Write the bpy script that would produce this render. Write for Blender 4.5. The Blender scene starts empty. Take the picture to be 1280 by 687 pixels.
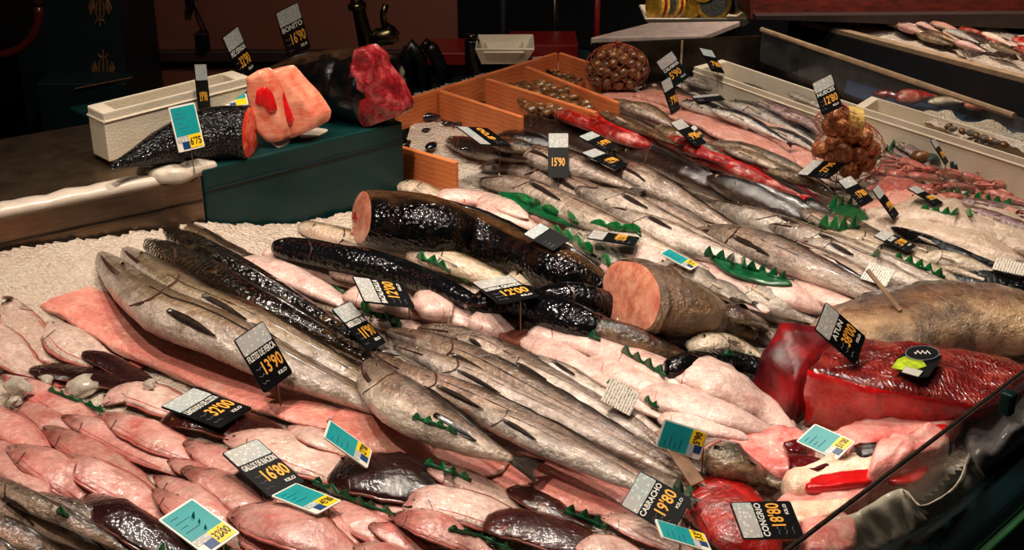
import bpy, math, random
import numpy as np
from mathutils import Vector, Matrix, noise as mnoise
random.seed(7)
PI = math.pi
# ------------------------------------------------------------------ camera model (1280 x 687 frame)
F = 1600.0
PT = math.radians(23.5)
CAM = np.array([0.0, 0.0, 1.9])
FW = np.array([0, math.cos(PT), -math.sin(PT)])
UPV = np.array([0, math.sin(PT), math.cos(PT)])
RT = np.array([1.0, 0, 0])
Z0 = 0.90

def ray(x, y):
    return FW + RT * (x - 640) / F - UPV * (y - 343.5) / F
def P(x, y, z=Z0):
    d = ray(x, y)
    return CAM + d * (z - CAM[2]) / d[2]
def PD(x, y, Y):
    d = ray(x, y)
    return CAM + d * Y / d[1]
def proj(p):
    v = np.asarray(p) - CAM
    dz = v @ FW
    return np.array([640 + F * (v @ RT) / dz, 343.5 - F * (v @ UPV) / dz])
def depth(p):
    return float((np.asarray(p) - CAM) @ FW)
VD = np.array([.7071, .7071, 0])      # along the counter, away from the viewer
UD = np.array([.7071, -.7071, 0])     # across the counter, towards the customers' glass

scene = bpy.context.scene
col = scene.collection

# ------------------------------------------------------------------ object helpers
def empty(name, loc, label=None, cat=None, group=None):
    o = bpy.data.objects.new(name, None)
    o.empty_display_size = .02
    o.location = Vector(loc)
    col.objects.link(o)
    tag(o, label, cat, group)
    return o
def tag(o, label=None, cat=None, group=None, kind=None):
    if label: o['label'] = label
    if cat: o['category'] = cat
    if group: o['group'] = group
    if kind: o['kind'] = kind
    return o
def mesh(name, verts, faces, mat, parent=None, smooth=True, uvs=None, fmat=None):
    """links ONE mesh object; verts in world space, stored relative to the parent's (or own) origin"""
    V = np.asarray(verts, float)
    org = np.array(parent.location) if parent is not None and parent.parent is None else (
        np.array(parent.parent.location) if parent is not None else V.mean(axis=0))
    if parent is not None and parent.parent is None and parent.type == 'MESH':
        org = np.array(parent.location)
    me = bpy.data.meshes.new(name)
    me.from_pydata((V - org).tolist(), [], [tuple(f) for f in faces])
    for m in (mat if isinstance(mat, (list, tuple)) else [mat]):
        me.materials.append(m)
    if uvs is not None:
        l = me.uv_layers.new(name='UVMap')
        l.data.foreach_set('uv', np.asarray(uvs, float).ravel())
    me.polygons.foreach_set('use_smooth', [smooth] * len(me.polygons))
    if fmat is not None:
        me.polygons.foreach_set('material_index', fmat)
    me.update()
    o = bpy.data.objects.new(name, me)
    col.objects.link(o)
    if parent is None:
        o.location = Vector(org)
    else:
        o.parent = parent
    return o

class MB:
    """collects pieces of one mesh"""
    def __init__(s): s.v = []; s.f = []
    def add(s, v, f):
        b = len(s.v); s.v += [np.asarray(p, float) for p in v]; s.f += [tuple(b + i for i in q) for q in f]; return s
    def hexa(s, p):      # 4 bottom + 4 top, same winding
        return s.add(p, [(3,2,1,0),(4,5,6,7),(0,1,5,4),(1,2,6,5),(2,3,7,6),(3,0,4,7)])
    def box(s, c, ax, ay, az, hx, hy, hz):
        c, ax, ay, az = (np.asarray(q, float) for q in (c, ax, ay, az))
        q = [c + ax*hx*i + ay*hy*j + az*hz*k for k in (-1, 1) for i, j in ((-1,-1),(1,-1),(1,1),(-1,1))]
        return s.hexa(q)
    def tube(s, pts, r, n=8):
        pts = [np.asarray(p, float) for p in pts]
        rs = r if isinstance(r, (list, tuple, np.ndarray)) else [r]*len(pts)
        b = len(s.v); a0 = None
        for i, p in enumerate(pts):
            t = pts[min(i+1, len(pts)-1)] - pts[max(i-1, 0)]; t = t/(np.linalg.norm(t)+1e-9)
            ref = np.array([0,0,1.]) if abs(t[2]) < .9 else np.array([1.,0,0])
            if a0 is None: a0 = np.cross(t, ref)
            a0 = a0 - t*(a0@t); a0 = a0/(np.linalg.norm(a0)+1e-9); b0 = np.cross(t, a0)
            for k in range(n):
                w = 2*PI*k/n; s.v.append(p + rs[i]*(math.cos(w)*a0 + math.sin(w)*b0))
        for i in range(len(pts)-1):
            for k in range(n):
                k2 = (k+1) % n
                s.f.append((b+i*n+k, b+i*n+k2, b+(i+1)*n+k2, b+(i+1)*n+k))
        s.f.append(tuple(b+k for k in range(n))[::-1]); s.f.append(tuple(b+(len(pts)-1)*n+k for k in range(n)))
        return s
    def build(s, name, mat, parent=None, smooth=False):
        return mesh(name, s.v, s.f, mat, parent, smooth)
def bevel(o, w=.003, seg=2):
    m = o.modifiers.new('b', 'BEVEL'); m.width = w; m.segments = seg; m.limit_method = 'ANGLE'
    return o

# ------------------------------------------------------------------ materials
class NT:
    def __init__(s, name):
        s.m = bpy.data.materials.new(name); s.m.use_nodes = True
        s.t = s.m.node_tree; s.t.nodes.clear()
    def n(s, typ, **kw):
        nd = s.t.nodes.new(typ)
        for k, v in kw.items():
            if k.startswith('i_'):
                nd.inputs[k[2:].replace('_', ' ')].default_value = v
            else: setattr(nd, k, v)
        return nd
    def l(s, a, b): s.t.links.new(a, b)
    def val(s, x, sock):
        if hasattr(x, 'links'): s.l(x, sock)
        else: sock.default_value = x
    def math(s, op, a, b=0.0, c=None, clamp=False):
        nd = s.n('ShaderNodeMath', operation=op, use_clamp=clamp)
        s.val(a, nd.inputs[0]); s.val(b, nd.inputs[1])
        if c is not None: s.val(c, nd.inputs[2])
        return nd.outputs[0]
    def mix(s, f, a, b, bt='MIX'):
        nd = s.n('ShaderNodeMix', data_type='RGBA', blend_type=bt)
        s.val(f, nd.inputs[0])
        for x, i in ((a, 6), (b, 7)):
            if hasattr(x, 'links'): s.l(x, nd.inputs[i])
            else: nd.inputs[i].default_value = (*x, 1) if len(x) == 3 else x
        return nd.outputs[2]
    def ramp(s, f, stops, interp='LINEAR'):
        nd = s.n('ShaderNodeValToRGB'); cr = nd.color_ramp; cr.interpolation = interp
        while len(cr.elements) < len(stops): cr.elements.new(.5)
        for e, (p, c) in zip(cr.elements, stops):
            e.position = p; e.color = (*c, 1) if len(c) == 3 else c
        s.l(f, nd.inputs[0]); return nd.outputs[0]
    def noise(s, vec, scale, detail=3, rough=.55):
        nd = s.n('ShaderNodeTexNoise'); nd.inputs['Scale'].default_value = scale
        nd.inputs['Detail'].default_value = detail; nd.inputs['Roughness'].default_value = rough
        if vec is not None: s.l(vec, nd.inputs['Vector'])
        return nd.outputs[0]
    def coords(s, which='Object', scale=(1,1,1), rnd=True):
        tc = s.n('ShaderNodeTexCoord'); mp = s.n('ShaderNodeMapping'); s.l(tc.outputs[which], mp.inputs[0])
        mp.inputs['Scale'].default_value = scale
        if rnd:
            oi = s.n('ShaderNodeObjectInfo'); r = s.math('MULTIPLY', oi.outputs['Random'], 37.0)
            cb = s.n('ShaderNodeCombineXYZ'); 
            for i in range(3): s.l(r, cb.inputs[i])
            s.l(cb.outputs[0], mp.inputs['Location'])
        return mp.outputs[0]
    def out(s, color, rough=.5, metal=0.0, bump=None, bstr=.4, bdist=.002, coat=0.0, coat_r=.05, spec=.5, alpha=None, emit=None, estr=0, trans=0, sss=0):
        b = s.n('ShaderNodeBsdfPrincipled')
        if hasattr(color, 'links'): s.l(color, b.inputs['Base Color'])
        else: b.inputs['Base Color'].default_value = (*color, 1)
        s.val(rough, b.inputs['Roughness']); s.val(metal, b.inputs['Metallic'])
        b.inputs['Coat Weight'].default_value = coat; b.inputs['Coat Roughness'].default_value = coat_r
        b.inputs['Specular IOR Level'].default_value = spec
        if trans: b.inputs['Transmission Weight'].default_value = trans
        if bump is not None:
            bp = s.n('ShaderNodeBump'); bp.inputs['Strength'].default_value = bstr; bp.inputs['Distance'].default_value = bdist
            s.l(bump, bp.inputs['Height']); s.l(bp.outputs[0], b.inputs['Normal'])
            if coat: s.l(bp.outputs[0], b.inputs['Coat Normal'])
        if emit is not None:
            b.inputs['Emission Color'].default_value = (*emit, 1); b.inputs['Emission Strength'].default_value = estr
        o = s.n('ShaderNodeOutputMaterial'); s.l(b.outputs[0], o.inputs[0])
        return s.m

def S(r, g, b):  # sRGB 0-255 -> linear
    f = lambda c: ((c/255+.055)/1.055)**2.4 if c > 10 else c/255/12.92
    return (f(r), f(g), f(b))

def plain(name, c, rough=.5, metal=0, nscale=40, namt=.15, bstr=.15, coat=0, spec=.5):
    t = NT(name); v = t.coords()
    n = t.noise(v, nscale, 4)
    c2 = tuple(x*(1-namt*2) for x in c); c3 = tuple(min(1, x*(1+namt)) for x in c)
    cc = t.ramp(n, [(.3, c2), (.7, c3)])
    return t.out(cc, rough, metal, n, bstr, .001, coat, spec=spec)

def skin(name, back, side, belly, rough=.2, mott=None, mott_sc=45, mott_th=(.5, .62), mott_amt=.8, stripe=0, red=0, redc=None, vor=0, tone=.75,
         bscale=135, bstr=.8, coat=.6, head=None, var=.3, streak=.4, blot=.4, mid=.5, grain=0, bands=None, spec=.5):
    """wet skin: colour from back to belly round the body (v), mottling, blood flush, glittering wet bumps"""
    t = NT(name)
    uv = t.n('ShaderNodeTexCoord').outputs['UV']
    sp = t.n('ShaderNodeSeparateXYZ'); t.l(uv, sp.inputs[0])
    u, v = sp.outputs[0], sp.outputs[1]
    ob = t.coords('Object')
    tri = t.math('ABSOLUTE', t.math('SUBTRACT', t.math('MULTIPLY', v, 2.0), 1.0))   # 1 back .. 0 belly
    nl = t.noise(t.coords('UV', (5, 9, 1)), 1.6, 4)
    f = t.math('ADD', tri, t.math('MULTIPLY', t.math('SUBTRACT', nl, .5), .35))
    c = t.ramp(f, [(0.08, belly), (mid-.12, belly), (mid+.08, side), (.86, back), (1, back)])
    if grain:
        g = t.noise(t.coords('UV', (7, 40, 1)), 1.6, 4)
        c = t.mix(t.math('MULTIPLY', t.math('SUBTRACT', g, .45, clamp=True), grain*3, clamp=True), c, back)
    if bands:
        g = t.noise(t.coords('UV', (60, 1, 1)), 1.0, 2)
        c = t.mix(t.math('MULTIPLY', t.math('SUBTRACT', g, .5, clamp=True), 4, clamp=True), c, bands)
    if stripe:
        st = t.math('SINE', t.math('MULTIPLY', v, 60.0))
        c = t.mix(t.math('MULTIPLY', st, stripe, clamp=True), c, back)
    if mott is not None:
        n = t.noise(ob, mott_sc, 4, .6)
        k = t.ramp(n, [(mott_th[0], (0,0,0)), (mott_th[1], (1,1,1))])
        c = t.mix(t.math('MULTIPLY', k, mott_amt), c, mott)
    if red:
        n = t.noise(ob, 22, 3)
        k = t.ramp(n, [(.52, (0,0,0)), (.72, (1,1,1))])
        c = t.mix(t.math('MULTIPLY', k, red), c, redc or S(190, 60, 60))
    if head is not None:
        k = t.ramp(u, [(.0, (1,1,1)), (.1, (.7,.7,.7)), (.26, (0,0,0))])
        k2 = t.math('MULTIPLY', k, t.noise(ob, 60, 3))
        c = t.mix(t.math('MULTIPLY', k2, 1.7, clamp=True), c, head)
    if streak:
        c = t.mix(streak, c, t.ramp(t.noise(t.coords('UV', (9, 13, 1)), 1.3, 4, .65), [(.32, (.18,.15,.13)), (.56, (1,1,1))]), 'MULTIPLY')
    if blot:
        c = t.mix(blot, c, t.ramp(t.noise(ob, 19, 4, .65), [(.34, (.35,.3,.28)), (.6, (1,1,1))]), 'MULTIPLY')
    oi = t.n('ShaderNodeObjectInfo')      # no two fish have quite the same tone
    c = t.mix(tone, c, t.ramp(oi.outputs['Random'], [(0, (.62,.52,.46)), (.35, (1,1,1)), (.7, (.86,.80,.80)), (1, (1,.90,.86))]), 'MULTIPLY')
    fine = t.noise(ob, 110, 4, .7)
    c = t.mix(var, c, t.ramp(fine, [(.25, (0,0,0)), (.75, (1,1,1))]), 'OVERLAY')
    b1 = t.noise(ob, bscale, 3, .65); b2 = t.noise(ob, bscale*.22, 2)
    bb = t.math('ADD', t.math('MULTIPLY', b1, .6), b2)
    if vor:
        vo = t.n('ShaderNodeTexVoronoi', feature='SMOOTH_F1'); vo.inputs['Scale'].default_value = vor; vo.inputs['Smoothness'].default_value = .5
        t.l(t.coords('Object'), vo.inputs['Vector']); bb = t.math('ADD', t.math('MULTIPLY', vo.outputs['Distance'], -1.0), t.math('MULTIPLY', bb, .8))
    rr = t.math('ADD', t.math('MULTIPLY', b2, .2), rough-.12) if not vor else rough
    return t.out(c, rr, 0, bb, bstr, .009, min(1.0, coat*1.5), .045, spec)

M = {}
M['hake'] = skin('hake_skin', S(40,31,18), S(158,136,108), S(232,220,206), mott=S(112,88,50), mott_sc=26, mott_th=(.5,.66), mott_amt=.7, head=S(70,55,42), mid=.45, grain=.12, red=.12, redc=S(180,110,100))
M['hakedark'] = skin('dark_backed_hake_skin', S(12,10,8), S(44,32,20), S(150,124,84), mid=.3, mott=S(120,92,54), mott_sc=26, mott_th=(.56,.7), mott_amt=.55, bstr=.36, vor=120, rough=.15, spec=.25)
M['blacksmooth'] = skin('smooth_black_skin', S(62,44,28), S(9,7,8), S(5,5,7), mott=S(30,20,14), mott_sc=30, mott_amt=.5, mid=.7, bstr=.25, coat=.5, rough=.18, spec=.3, streak=.2)
M['blackscaly'] = skin('scaly_black_skin', S(10,9,10), S(12,11,12), S(16,14,14), bstr=.5, coat=.2, rough=.22, vor=190, spec=.3, var=.05, streak=0, blot=0)
M['whiting'] = skin('silver_whiting_skin', S(66,50,36), S(194,174,154), S(236,224,210), streak=.45, blot=.55, mott=S(90,72,52), mott_sc=40, mott_th=(.55,.7), mott_amt=.4, head=S(75,58,48), mid=.5, grain=.2, red=.1, redc=S(170,110,100))
M['megrim'] = skin('megrim_skin', S(216,158,146), S(208,134,124), S(158,70,66), mid=.44, streak=.15, bstr=.5, mott=S(230,198,184), mott_sc=16, mott_th=(.5,.65), mott_amt=.5, red=.7, redc=S(196,84,80), head=S(116,46,40), grain=.2, coat=.7, bscale=120)
M['paleflat'] = skin('pale_flatfish_skin', S(228,196,182), S(224,188,174), S(200,150,138), mid=.42, streak=.12, bstr=.5, red=.3, redc=S(206,120,110), mott=S(232,208,192), mott_amt=.4, mott_sc=18, head=S(190,130,120), coat=.5)
M['skinned'] = skin('skinned_white_fish', S(228,196,184), S(222,186,172), S(206,160,148), mid=.42, streak=.15, bstr=.36, red=.5, redc=S(204,126,120), mott=S(232,212,200), mott_sc=25, mott_amt=.4, grain=.1, coat=.4, rough=.26, bscale=160)
M['sole'] = skin('sole_skin', S(52,16,14), S(70,26,18), S(60,20,16), mott=S(124,66,30), mott_sc=28, mott_th=(.55,.72), mott_amt=.6, rough=.16, bstr=.4, bscale=120, coat=.5)
M['soledark'] = skin('dark_sole_skin', S(40,16,16), S(56,26,24), S(50,20,20), mott=S(20,8,10), mott_sc=28, mott_amt=.6, rough=.16, bstr=.4, bscale=120, coat=.5)
M['fillet'] = skin('perch_fillet_flesh', S(230,142,126), S(232,152,136), S(236,200,182), red=.4, redc=S(222,96,86), mott=S(242,190,168), mott_sc=16, mott_amt=.6, mid=.42, streak=.15, blot=.25, bstr=.6, grain=.2, rough=.25, bscale=160, coat=.4)
M['fillet2'] = skin('pink_fillet_flesh', S(226,158,140), S(228,168,150), S(232,204,186), red=.3, redc=S(216,106,92), mott=S(236,196,176), mott_sc=24, mott_amt=.5, mid=.4, grain=.08, streak=.12, blot=.2, rough=.25, bscale=160, coat=.4)
M['fillet3'] = skin('white_fillet_flesh', S(206,184,160), S(230,210,190), S(230,210,190), red=.18, redc=S(222,150,130), mott=S(238,224,204), mott_sc=24, mott_amt=.5, mid=.7, grain=0, streak=.1, blot=.2, rough=.22, bscale=160, coat=.4)
M['black'] = skin('black_fish_skin', S(5,5,7), S(10,10,13), S(14,13,14), rough=.16, bscale=85, bstr=.30, coat=.3, var=.05, streak=0, blot=0, vor=120, spec=.15)
M['blackmot'] = skin('black_mottled_skin', S(84,60,38), S(12,9,9), S(6,6,8), rough=.14, bscale=85, bstr=.32, coat=.3, vor=120, spec=.15, mott=S(40,26,16), mott_sc=30, mott_amt=.5, mid=.62, var=.08)
M['olive'] = skin('olive_fish_skin', S(34,28,20), S(100,82,56), S(150,128,96), red=.3, redc=S(160,60,44), mott=S(40,32,22), mott_amt=.5, coat=.7)
M['pale'] = skin('pale_belly_skin', S(110,100,70), S(206,188,160), S(226,208,184), mid=.6, red=.12, coat=.6)
M['brown'] = skin('brown_mottled_skin', S(88,62,38), S(128,96,62), S(176,146,112), mott=S(64,44,28), mott_sc=14, mott_th=(.48,.62), mott_amt=.75, coat=.5, bscale=220, rough=.28)
M['grouper'] = skin('grouper_skin', S(26,16,9), S(136,92,50), S(222,184,140), mott=S(46,28,16), mott_sc=6, mott_th=(.5,.62), mott_amt=.8, mid=.5, coat=.6, bscale=260, rough=.25)
M['bass'] = skin('sea_bass_skin', S(120,116,104), S(190,184,170), S(230,222,208), mid=.45, coat=.7, bscale=260)
M['gurnard'] = skin('red_gurnard_skin', S(140,14,12), S(184,30,24), S(222,120,104), mott=S(236,150,132), mott_sc=30, mott_th=(.5,.64), mott_amt=.8, mid=.35, coat=.8)
M['scorpion'] = skin('scorpionfish_skin', S(172,14,10), S(196,30,20), S(220,110,90), mott=S(120,10,8), mott_sc=26, mott_th=(.5,.66), mott_amt=.7, mid=.2, coat=.8, bstr=.7, red=.3, redc=S(236,140,110))
M['darkfish'] = skin('dark_brown_fish_skin', S(26,18,16), S(66,48,38), S(150,124,104), mott=S(40,28,24), mott_sc=40, mott_amt=.5, mid=.35, coat=.8, bstr=.5)
M['mackerel'] = skin('mackerel_skin', S(8,8,10), S(40,38,40), S(232,224,212), mid=.52, coat=.8, mott=S(20,18,20), mott_sc=60, mott_th=(.6,.7), mott_amt=.3)
M['squid'] = skin('squid_skin', S(66,36,40), S(140,104,106), S(214,196,190), mid=.45, coat=.7, grain=.5)
M['prawn'] = skin('langoustine_shell', S(196,104,92), S(222,150,134), S(232,184,168), coat=.6, bands=S(160,64,56), bscale=100, blot=.5)
M['greyhake'] = skin('grey_hake_skin', S(58,44,32), S(176,150,128), S(232,214,196), streak=.55, blot=.6, mott=S(86,70,46), mott_sc=34, mott_th=(.54,.7), mott_amt=.5, mid=.45, grain=.15, head=S(70,52,40), red=.2, redc=S(176,100,90))
M['mottled'] = skin('striped_mottled_skin', S(70,54,40), S(196,166,144), S(232,206,190), mott=S(48,36,28), mott_sc=30, mott_th=(.52,.64), mott_amt=.7, mid=.4, coat=.7, grain=.4)
M['ice_fish'] = skin('pale_iced_skin', S(214,186,170), S(206,176,160), S(170,130,120), streak=.12, blot=.3, mid=.4, mott=S(110,86,76), mott_sc=20, mott_th=(.58,.72), mott_amt=.5, coat=.3)
M['tuna'] = skin('tuna_flesh', S(96,8,12), S(120,10,14), S(150,12,14), mott=S(70,4,10), mott_sc=18, mott_amt=.7, rough=.16, coat=.9, bscale=90, bstr=.4)

def flesh(name, stops, sc=22, b=.6, rough=.22):
    t = NT(name); v = t.coords(); n = t.noise(v, sc, 5, .68); n2 = t.noise(v, 120, 3, .7); n3 = t.noise(v, sc*2.2, 3)
    return t.out(t.ramp(n, stops), rough, 0, t.math('ADD', n3, t.math('MULTIPLY', n2, .5)), b, .007, .5)

def flat_mats():
    t = NT('raw_cut_flesh'); v = t.coords(); n = t.noise(v, 30, 5, .7); b = t.noise(v, 120, 3)
    M['cutpink'] = t.out(t.ramp(n, [(.3, S(170,84,66)), (.5, S(206,128,100)), (.7, S(226,166,138))]), .25, 0, b, .3, .003, .4)
    t = NT('dark_red_cut_flesh'); v = t.coords(); n = t.noise(v, 26, 5, .7); b = t.noise(v, 70, 3)
    M['cutred'] = t.out(t.ramp(n, [(.3, S(60,8,12)), (.52, S(132,24,30)), (.72, S(190,84,84))]), .2, 0, b, .6, .006, .6)
    t = NT('orange_red_cut_flesh'); v = t.coords(); n = t.noise(v, 40, 4, .7); b = t.noise(v, 150, 3)
    M['cutorange'] = t.out(t.ramp(n, [(.3, S(190,30,20)), (.52, S(224,66,40)), (.75, S(240,150,116))]), .25, 0, b, .4, .003, .4)
    t = NT('salmon_steak_flesh'); v = t.coords('Object', (1,1,1)); n = t.noise(v, 22, 3, .6); b = t.noise(v, 150, 3)
    n2 = t.noise(t.coords('Object', (8,8,60)), 3, 3)
    c = t.ramp(n, [(.34, S(206,84,64)), (.48, S(222,124,98)), (.62, S(230,156,130)), (.75, S(216,108,84))])
    M['steak'] = t.out(t.mix(.25, c, t.ramp(n2, [(.4, S(230,110,70)), (.6, S(246,190,150))])), .28, 0, b, .3, .002, .4)
    t = NT('tuna_block_flesh'); v = t.coords(); n = t.noise(v, 14, 4, .65); b = t.noise(v, 70, 4)
    M['tunablock'] = t.out(t.ramp(n, [(.3, S(40,1,6)), (.52, S(84,4,9)), (.78, S(156,10,15))]), .35, 0, b, .3, .004, 0, spec=.25)
    t = NT('bright_tuna_flesh'); v = t.coords(); n = t.noise(v, 26, 4, .65); b = t.noise(v, 110, 4)
    M['tunared'] = t.out(t.ramp(n, [(.3, S(130,2,8)), (.5, S(206,8,14)), (.78, S(236,70,56))]), .18, 0, b, .6, .004, .9)
    t = NT('wrapped_tuna_skin'); v = t.coords('Object', (1,1,1)); w = t.n('ShaderNodeTexWave'); w.inputs['Scale'].default_value = 40; w.inputs['Distortion'].default_value = 14; t.l(v, w.inputs[0])
    n = t.noise(v, 24, 5, .7)
    M['tunawrap'] = t.out(t.ramp(n, [(.3, S(56,6,8)), (.5, S(110,20,18)), (.7, S(160,60,46))]), .2, 0, w.outputs[1], .4, .004, .7)
    t = NT('crushed_ice'); v = t.coords('Object', rnd=False); vo = t.n('ShaderNodeTexVoronoi'); vo.inputs['Scale'].default_value = 130; t.l(v, vo.inputs['Vector'])
    n = t.noise(v, 7, 4); n2 = t.noise(v, 170, 4, .7)
    h = t.math('ADD', t.math('MULTIPLY', vo.outputs['Distance'], .9), t.math('MULTIPLY', n2, .6))
    c = t.ramp(n, [(.3, S(222,194,170)), (.55, S(234,214,194)), (.75, S(242,230,214))])
    c = t.mix(t.math('MULTIPLY', t.math('SUBTRACT', n2, .35, clamp=True), 1.2, clamp=True), t.mix(.25, c, S(150,124,108)), c)
    M['ice'] = t.out(c, .18, 0, h, 1.0, .010, .6)
    t = NT('clear_ice_lump'); v = t.coords(); n = t.noise(v, 60, 3)
    M['lump'] = t.out(t.ramp(n, [(.3, S(176,160,140)), (.7, S(220,208,190))]), .1, 0, n, .5, .004, .8, trans=.35)
    t = NT('styrofoam'); v = t.coords(); vo = t.n('ShaderNodeTexVoronoi'); vo.inputs['Scale'].default_value = 220; t.l(v, vo.inputs['Vector']); n = t.noise(v, 9, 4)
    M['foam'] = t.out(t.ramp(n, [(.3, S(206,190,164)), (.7, S(224,210,188))]), .6, 0, vo.outputs['Distance'], .25, .002)
    t = NT('pine_board'); v = t.coords('Object', (1,1,1)); w = t.n('ShaderNodeTexWave', bands_direction='Z'); w.inputs['Scale'].default_value = 26; w.inputs['Distortion'].default_value = 5; w.inputs['Detail'].default_value = 3; w.inputs['Detail Scale'].default_value=.6; t.l(v, w.inputs[0])
    n = t.noise(v, 12, 4)
    c = t.mix(.5, t.ramp(w.outputs[1], [(0, S(186,88,44)), (1, S(214,122,66))]), t.ramp(n, [(.3, S(176,84,42)), (.7, S(216,130,74))]))
    M['wood'] = t.out(c, .55, 0, n, .2, .002)
    t = NT('brushed_steel'); v = t.coords('Object', (4, 4, 120)); n = t.noise(v, 6, 4)
    M['steel'] = t.out(t.ramp(n, [(.3, S(104,84,66)), (.7, S(140,116,94))]), .35, .9, n, .08, .001)
    t = NT('dark_steel'); v = t.coords('Object', (3, 3, 3)); n = t.noise(v, 5, 4)
    M['steeldark'] = t.out(t.ramp(n, [(.3, S(40,34,28)), (.7, S(66,56,46))]), .25, .8, n, .05, .001)
    t = NT('glazed_partition'); lp = t.n('ShaderNodeBsdfTransparent'); lp.inputs[0].default_value = (.86,.88,.86,1)
    g = t.n('ShaderNodeBsdfGlossy'); g.inputs['Roughness'].default_value = .06; g.inputs['Color'].default_value = (.9,.9,.9,1)
    lw = t.n('ShaderNodeLayerWeight'); lw.inputs[0].default_value = .5
    mx = t.n('ShaderNodeMixShader'); k = t.math('ADD', t.math('MULTIPLY', t.math('POWER', lw.outputs['Facing'], 5.0), .5), .03); t.l(k, mx.inputs[0]); t.l(lp.outputs[0], mx.inputs[1]); t.l(g.outputs[0], mx.inputs[2])
    df = t.n('ShaderNodeBsdfDiffuse'); df.inputs[0].default_value = (.35,.36,.35,1); m2 = t.n('ShaderNodeMixShader')
    n = t.noise(t.coords('Object'), 10, 4); t.l(t.math('MULTIPLY', t.math('SUBTRACT', n, .3, clamp=True), .35), m2.inputs[0]); t.l(mx.outputs[0], m2.inputs[1]); t.l(df.outputs[0], m2.inputs[2])
    o = t.n('ShaderNodeOutputMaterial'); t.l(m2.outputs[0], o.inputs[0]); M['glass'] = t.m
    t = NT('cling_film'); tr = t.n('ShaderNodeBsdfTransparent'); g = t.n('ShaderNodeBsdfGlossy'); g.inputs['Roughness'].default_value = .05
    n = t.noise(t.coords('Object', (5,5,1)), 22, 4); bp = t.n('ShaderNodeBump'); bp.inputs['Strength'].default_value = .45; bp.inputs['Distance'].default_value = .01; t.l(n, bp.inputs['Height']); t.l(bp.outputs[0], g.inputs['Normal'])
    df = t.n('ShaderNodeBsdfDiffuse'); df.inputs[0].default_value = (.6,.55,.52,1)
    m1 = t.n('ShaderNodeMixShader'); m1.inputs[0].default_value = .016; t.l(tr.outputs[0], m1.inputs[1]); t.l(g.outputs[0], m1.inputs[2])
    m2 = t.n('ShaderNodeMixShader'); m2.inputs[0].default_value = .004; t.l(m1.outputs[0], m2.inputs[1]); t.l(df.outputs[0], m2.inputs[2])
    o = t.n('ShaderNodeOutputMaterial'); t.l(m2.outputs[0], o.inputs[0]); M['film'] = t.m
    t = NT('holographic_label_header'); v = t.coords(); n = t.noise(v, 90, 4); n2 = t.noise(t.coords('Object'), 8, 2)
    vo = t.n('ShaderNodeTexVoronoi', distance='MANHATTAN'); vo.inputs['Scale'].default_value = 160; t.l(v, vo.inputs['Vector'])
    c = t.ramp(n2, [(.3, S(196,190,176)), (.5, S(214,210,200)), (.65, S(190,206,200))])
    c = t.mix(t.ramp(vo.outputs['Distance'], [(.35, (0,0,0)), (.6, (.5,.5,.5))]), c, S(120,120,128))
    M['header'] = t.out(c, .35, .0, None, coat=.3)
    t = NT('printed_white_paper'); v = t.coords('UV', rnd=False); w = t.n('ShaderNodeTexNoise'); mp = t.coords('UV', (14, 60, 1)); t.l(mp, w.inputs['Vector']); w.inputs['Scale'].default_value = 1.0
    wv = t.n('ShaderNodeSeparateXYZ'); t.l(v, wv.inputs[0]); ln = t.math('GREATER_THAN', t.math('SINE', t.math('MULTIPLY', wv.outputs[1], 70.0)), .1)
    k = t.math('MULTIPLY', ln, t.math('GREATER_THAN', w.outputs[0], .5))
    M['paper'] = t.out(t.mix(k, S(214,204,188), S(70,64,60)), .5)
    t = NT('barcode_print'); v = t.coords('UV', rnd=False); sx = t.n('ShaderNodeSeparateXYZ'); t.l(v, sx.inputs[0])
    k = t.math('GREATER_THAN', t.math('SINE', t.math('MULTIPLY', sx.outputs[0], 90.0)), .2)
    M['barcode'] = t.out(t.mix(k, S(214,210,196), S(60,58,56)), .5)
    t = NT('red_brown_fascia'); v = t.coords('Object', (1, 1, 3)); n = t.noise(v, 20, 5, .7)
    M['fascia'] = t.out(t.ramp(n, [(.3, S(64,16,10)), (.6, S(120,36,18)), (.8, S(150,54,28))]), .6, 0, n, .3, .004)
    t = NT('net_bag'); M['net'] = t.out(S(150,60,30), .6)
    t = NT('walnut_shell'); v = t.coords(); n = t.noise(v, 70, 4, .7); vo = t.n('ShaderNodeTexVoronoi'); vo.inputs['Scale'].default_value = 110; t.l(v, vo.inputs['Vector'])
    M['nut'] = t.out(t.ramp(n, [(.34, S(84,40,18)), (.5, S(160,92,46)), (.64, S(206,140,84))]), .42, 0, vo.outputs['Distance'], .5, .005, .15)
    t = NT('snail_shell'); v = t.coords(); n = t.noise(v, 40, 3, .6)
    M['shell'] = t.out(t.ramp(n, [(.3, S(60,34,20)), (.55, S(110,70,38)), (.75, S(160,112,62))]), .25, 0, n, .4, .003, .5)
flat_mats()
M['teal'] = plain('teal_laminate', S(8,44,42), .35, nscale=12, namt=.12, spec=.3)
M['tealdark'] = plain('dark_teal_paint', S(5,26,28), .5, nscale=10, namt=.15)
M['tealfront'] = plain('teal_rail_paint', S(6,30,32), .3, nscale=10, namt=.1, coat=.4)
M['greenpanel'] = plain('green_front_panel', S(38,96,52), .5, nscale=8, namt=.1)
M['wallred'] = plain('brown_red_wall_paint', S(112,58,40), .7, nscale=3, namt=.1)
M['darkwall'] = plain('near_black_wall', S(10,9,14), .8, nscale=4)
M['floor'] = plain('dark_floor', S(20,18,18), .4, nscale=6)
M['blackplastic'] = plain('black_plastic', S(9,9,11), .35, namt=.1)
M['card'] = plain('black_card', S(5,6,8), .45, namt=.05, bstr=.02, spec=.2)
M['cardtealblk'] = plain('black_green_card', S(6,24,24), .45, namt=.05, bstr=.02, spec=.2)
M['white'] = plain('white_card', S(222,216,204), .4, namt=.04, bstr=.02)
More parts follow.
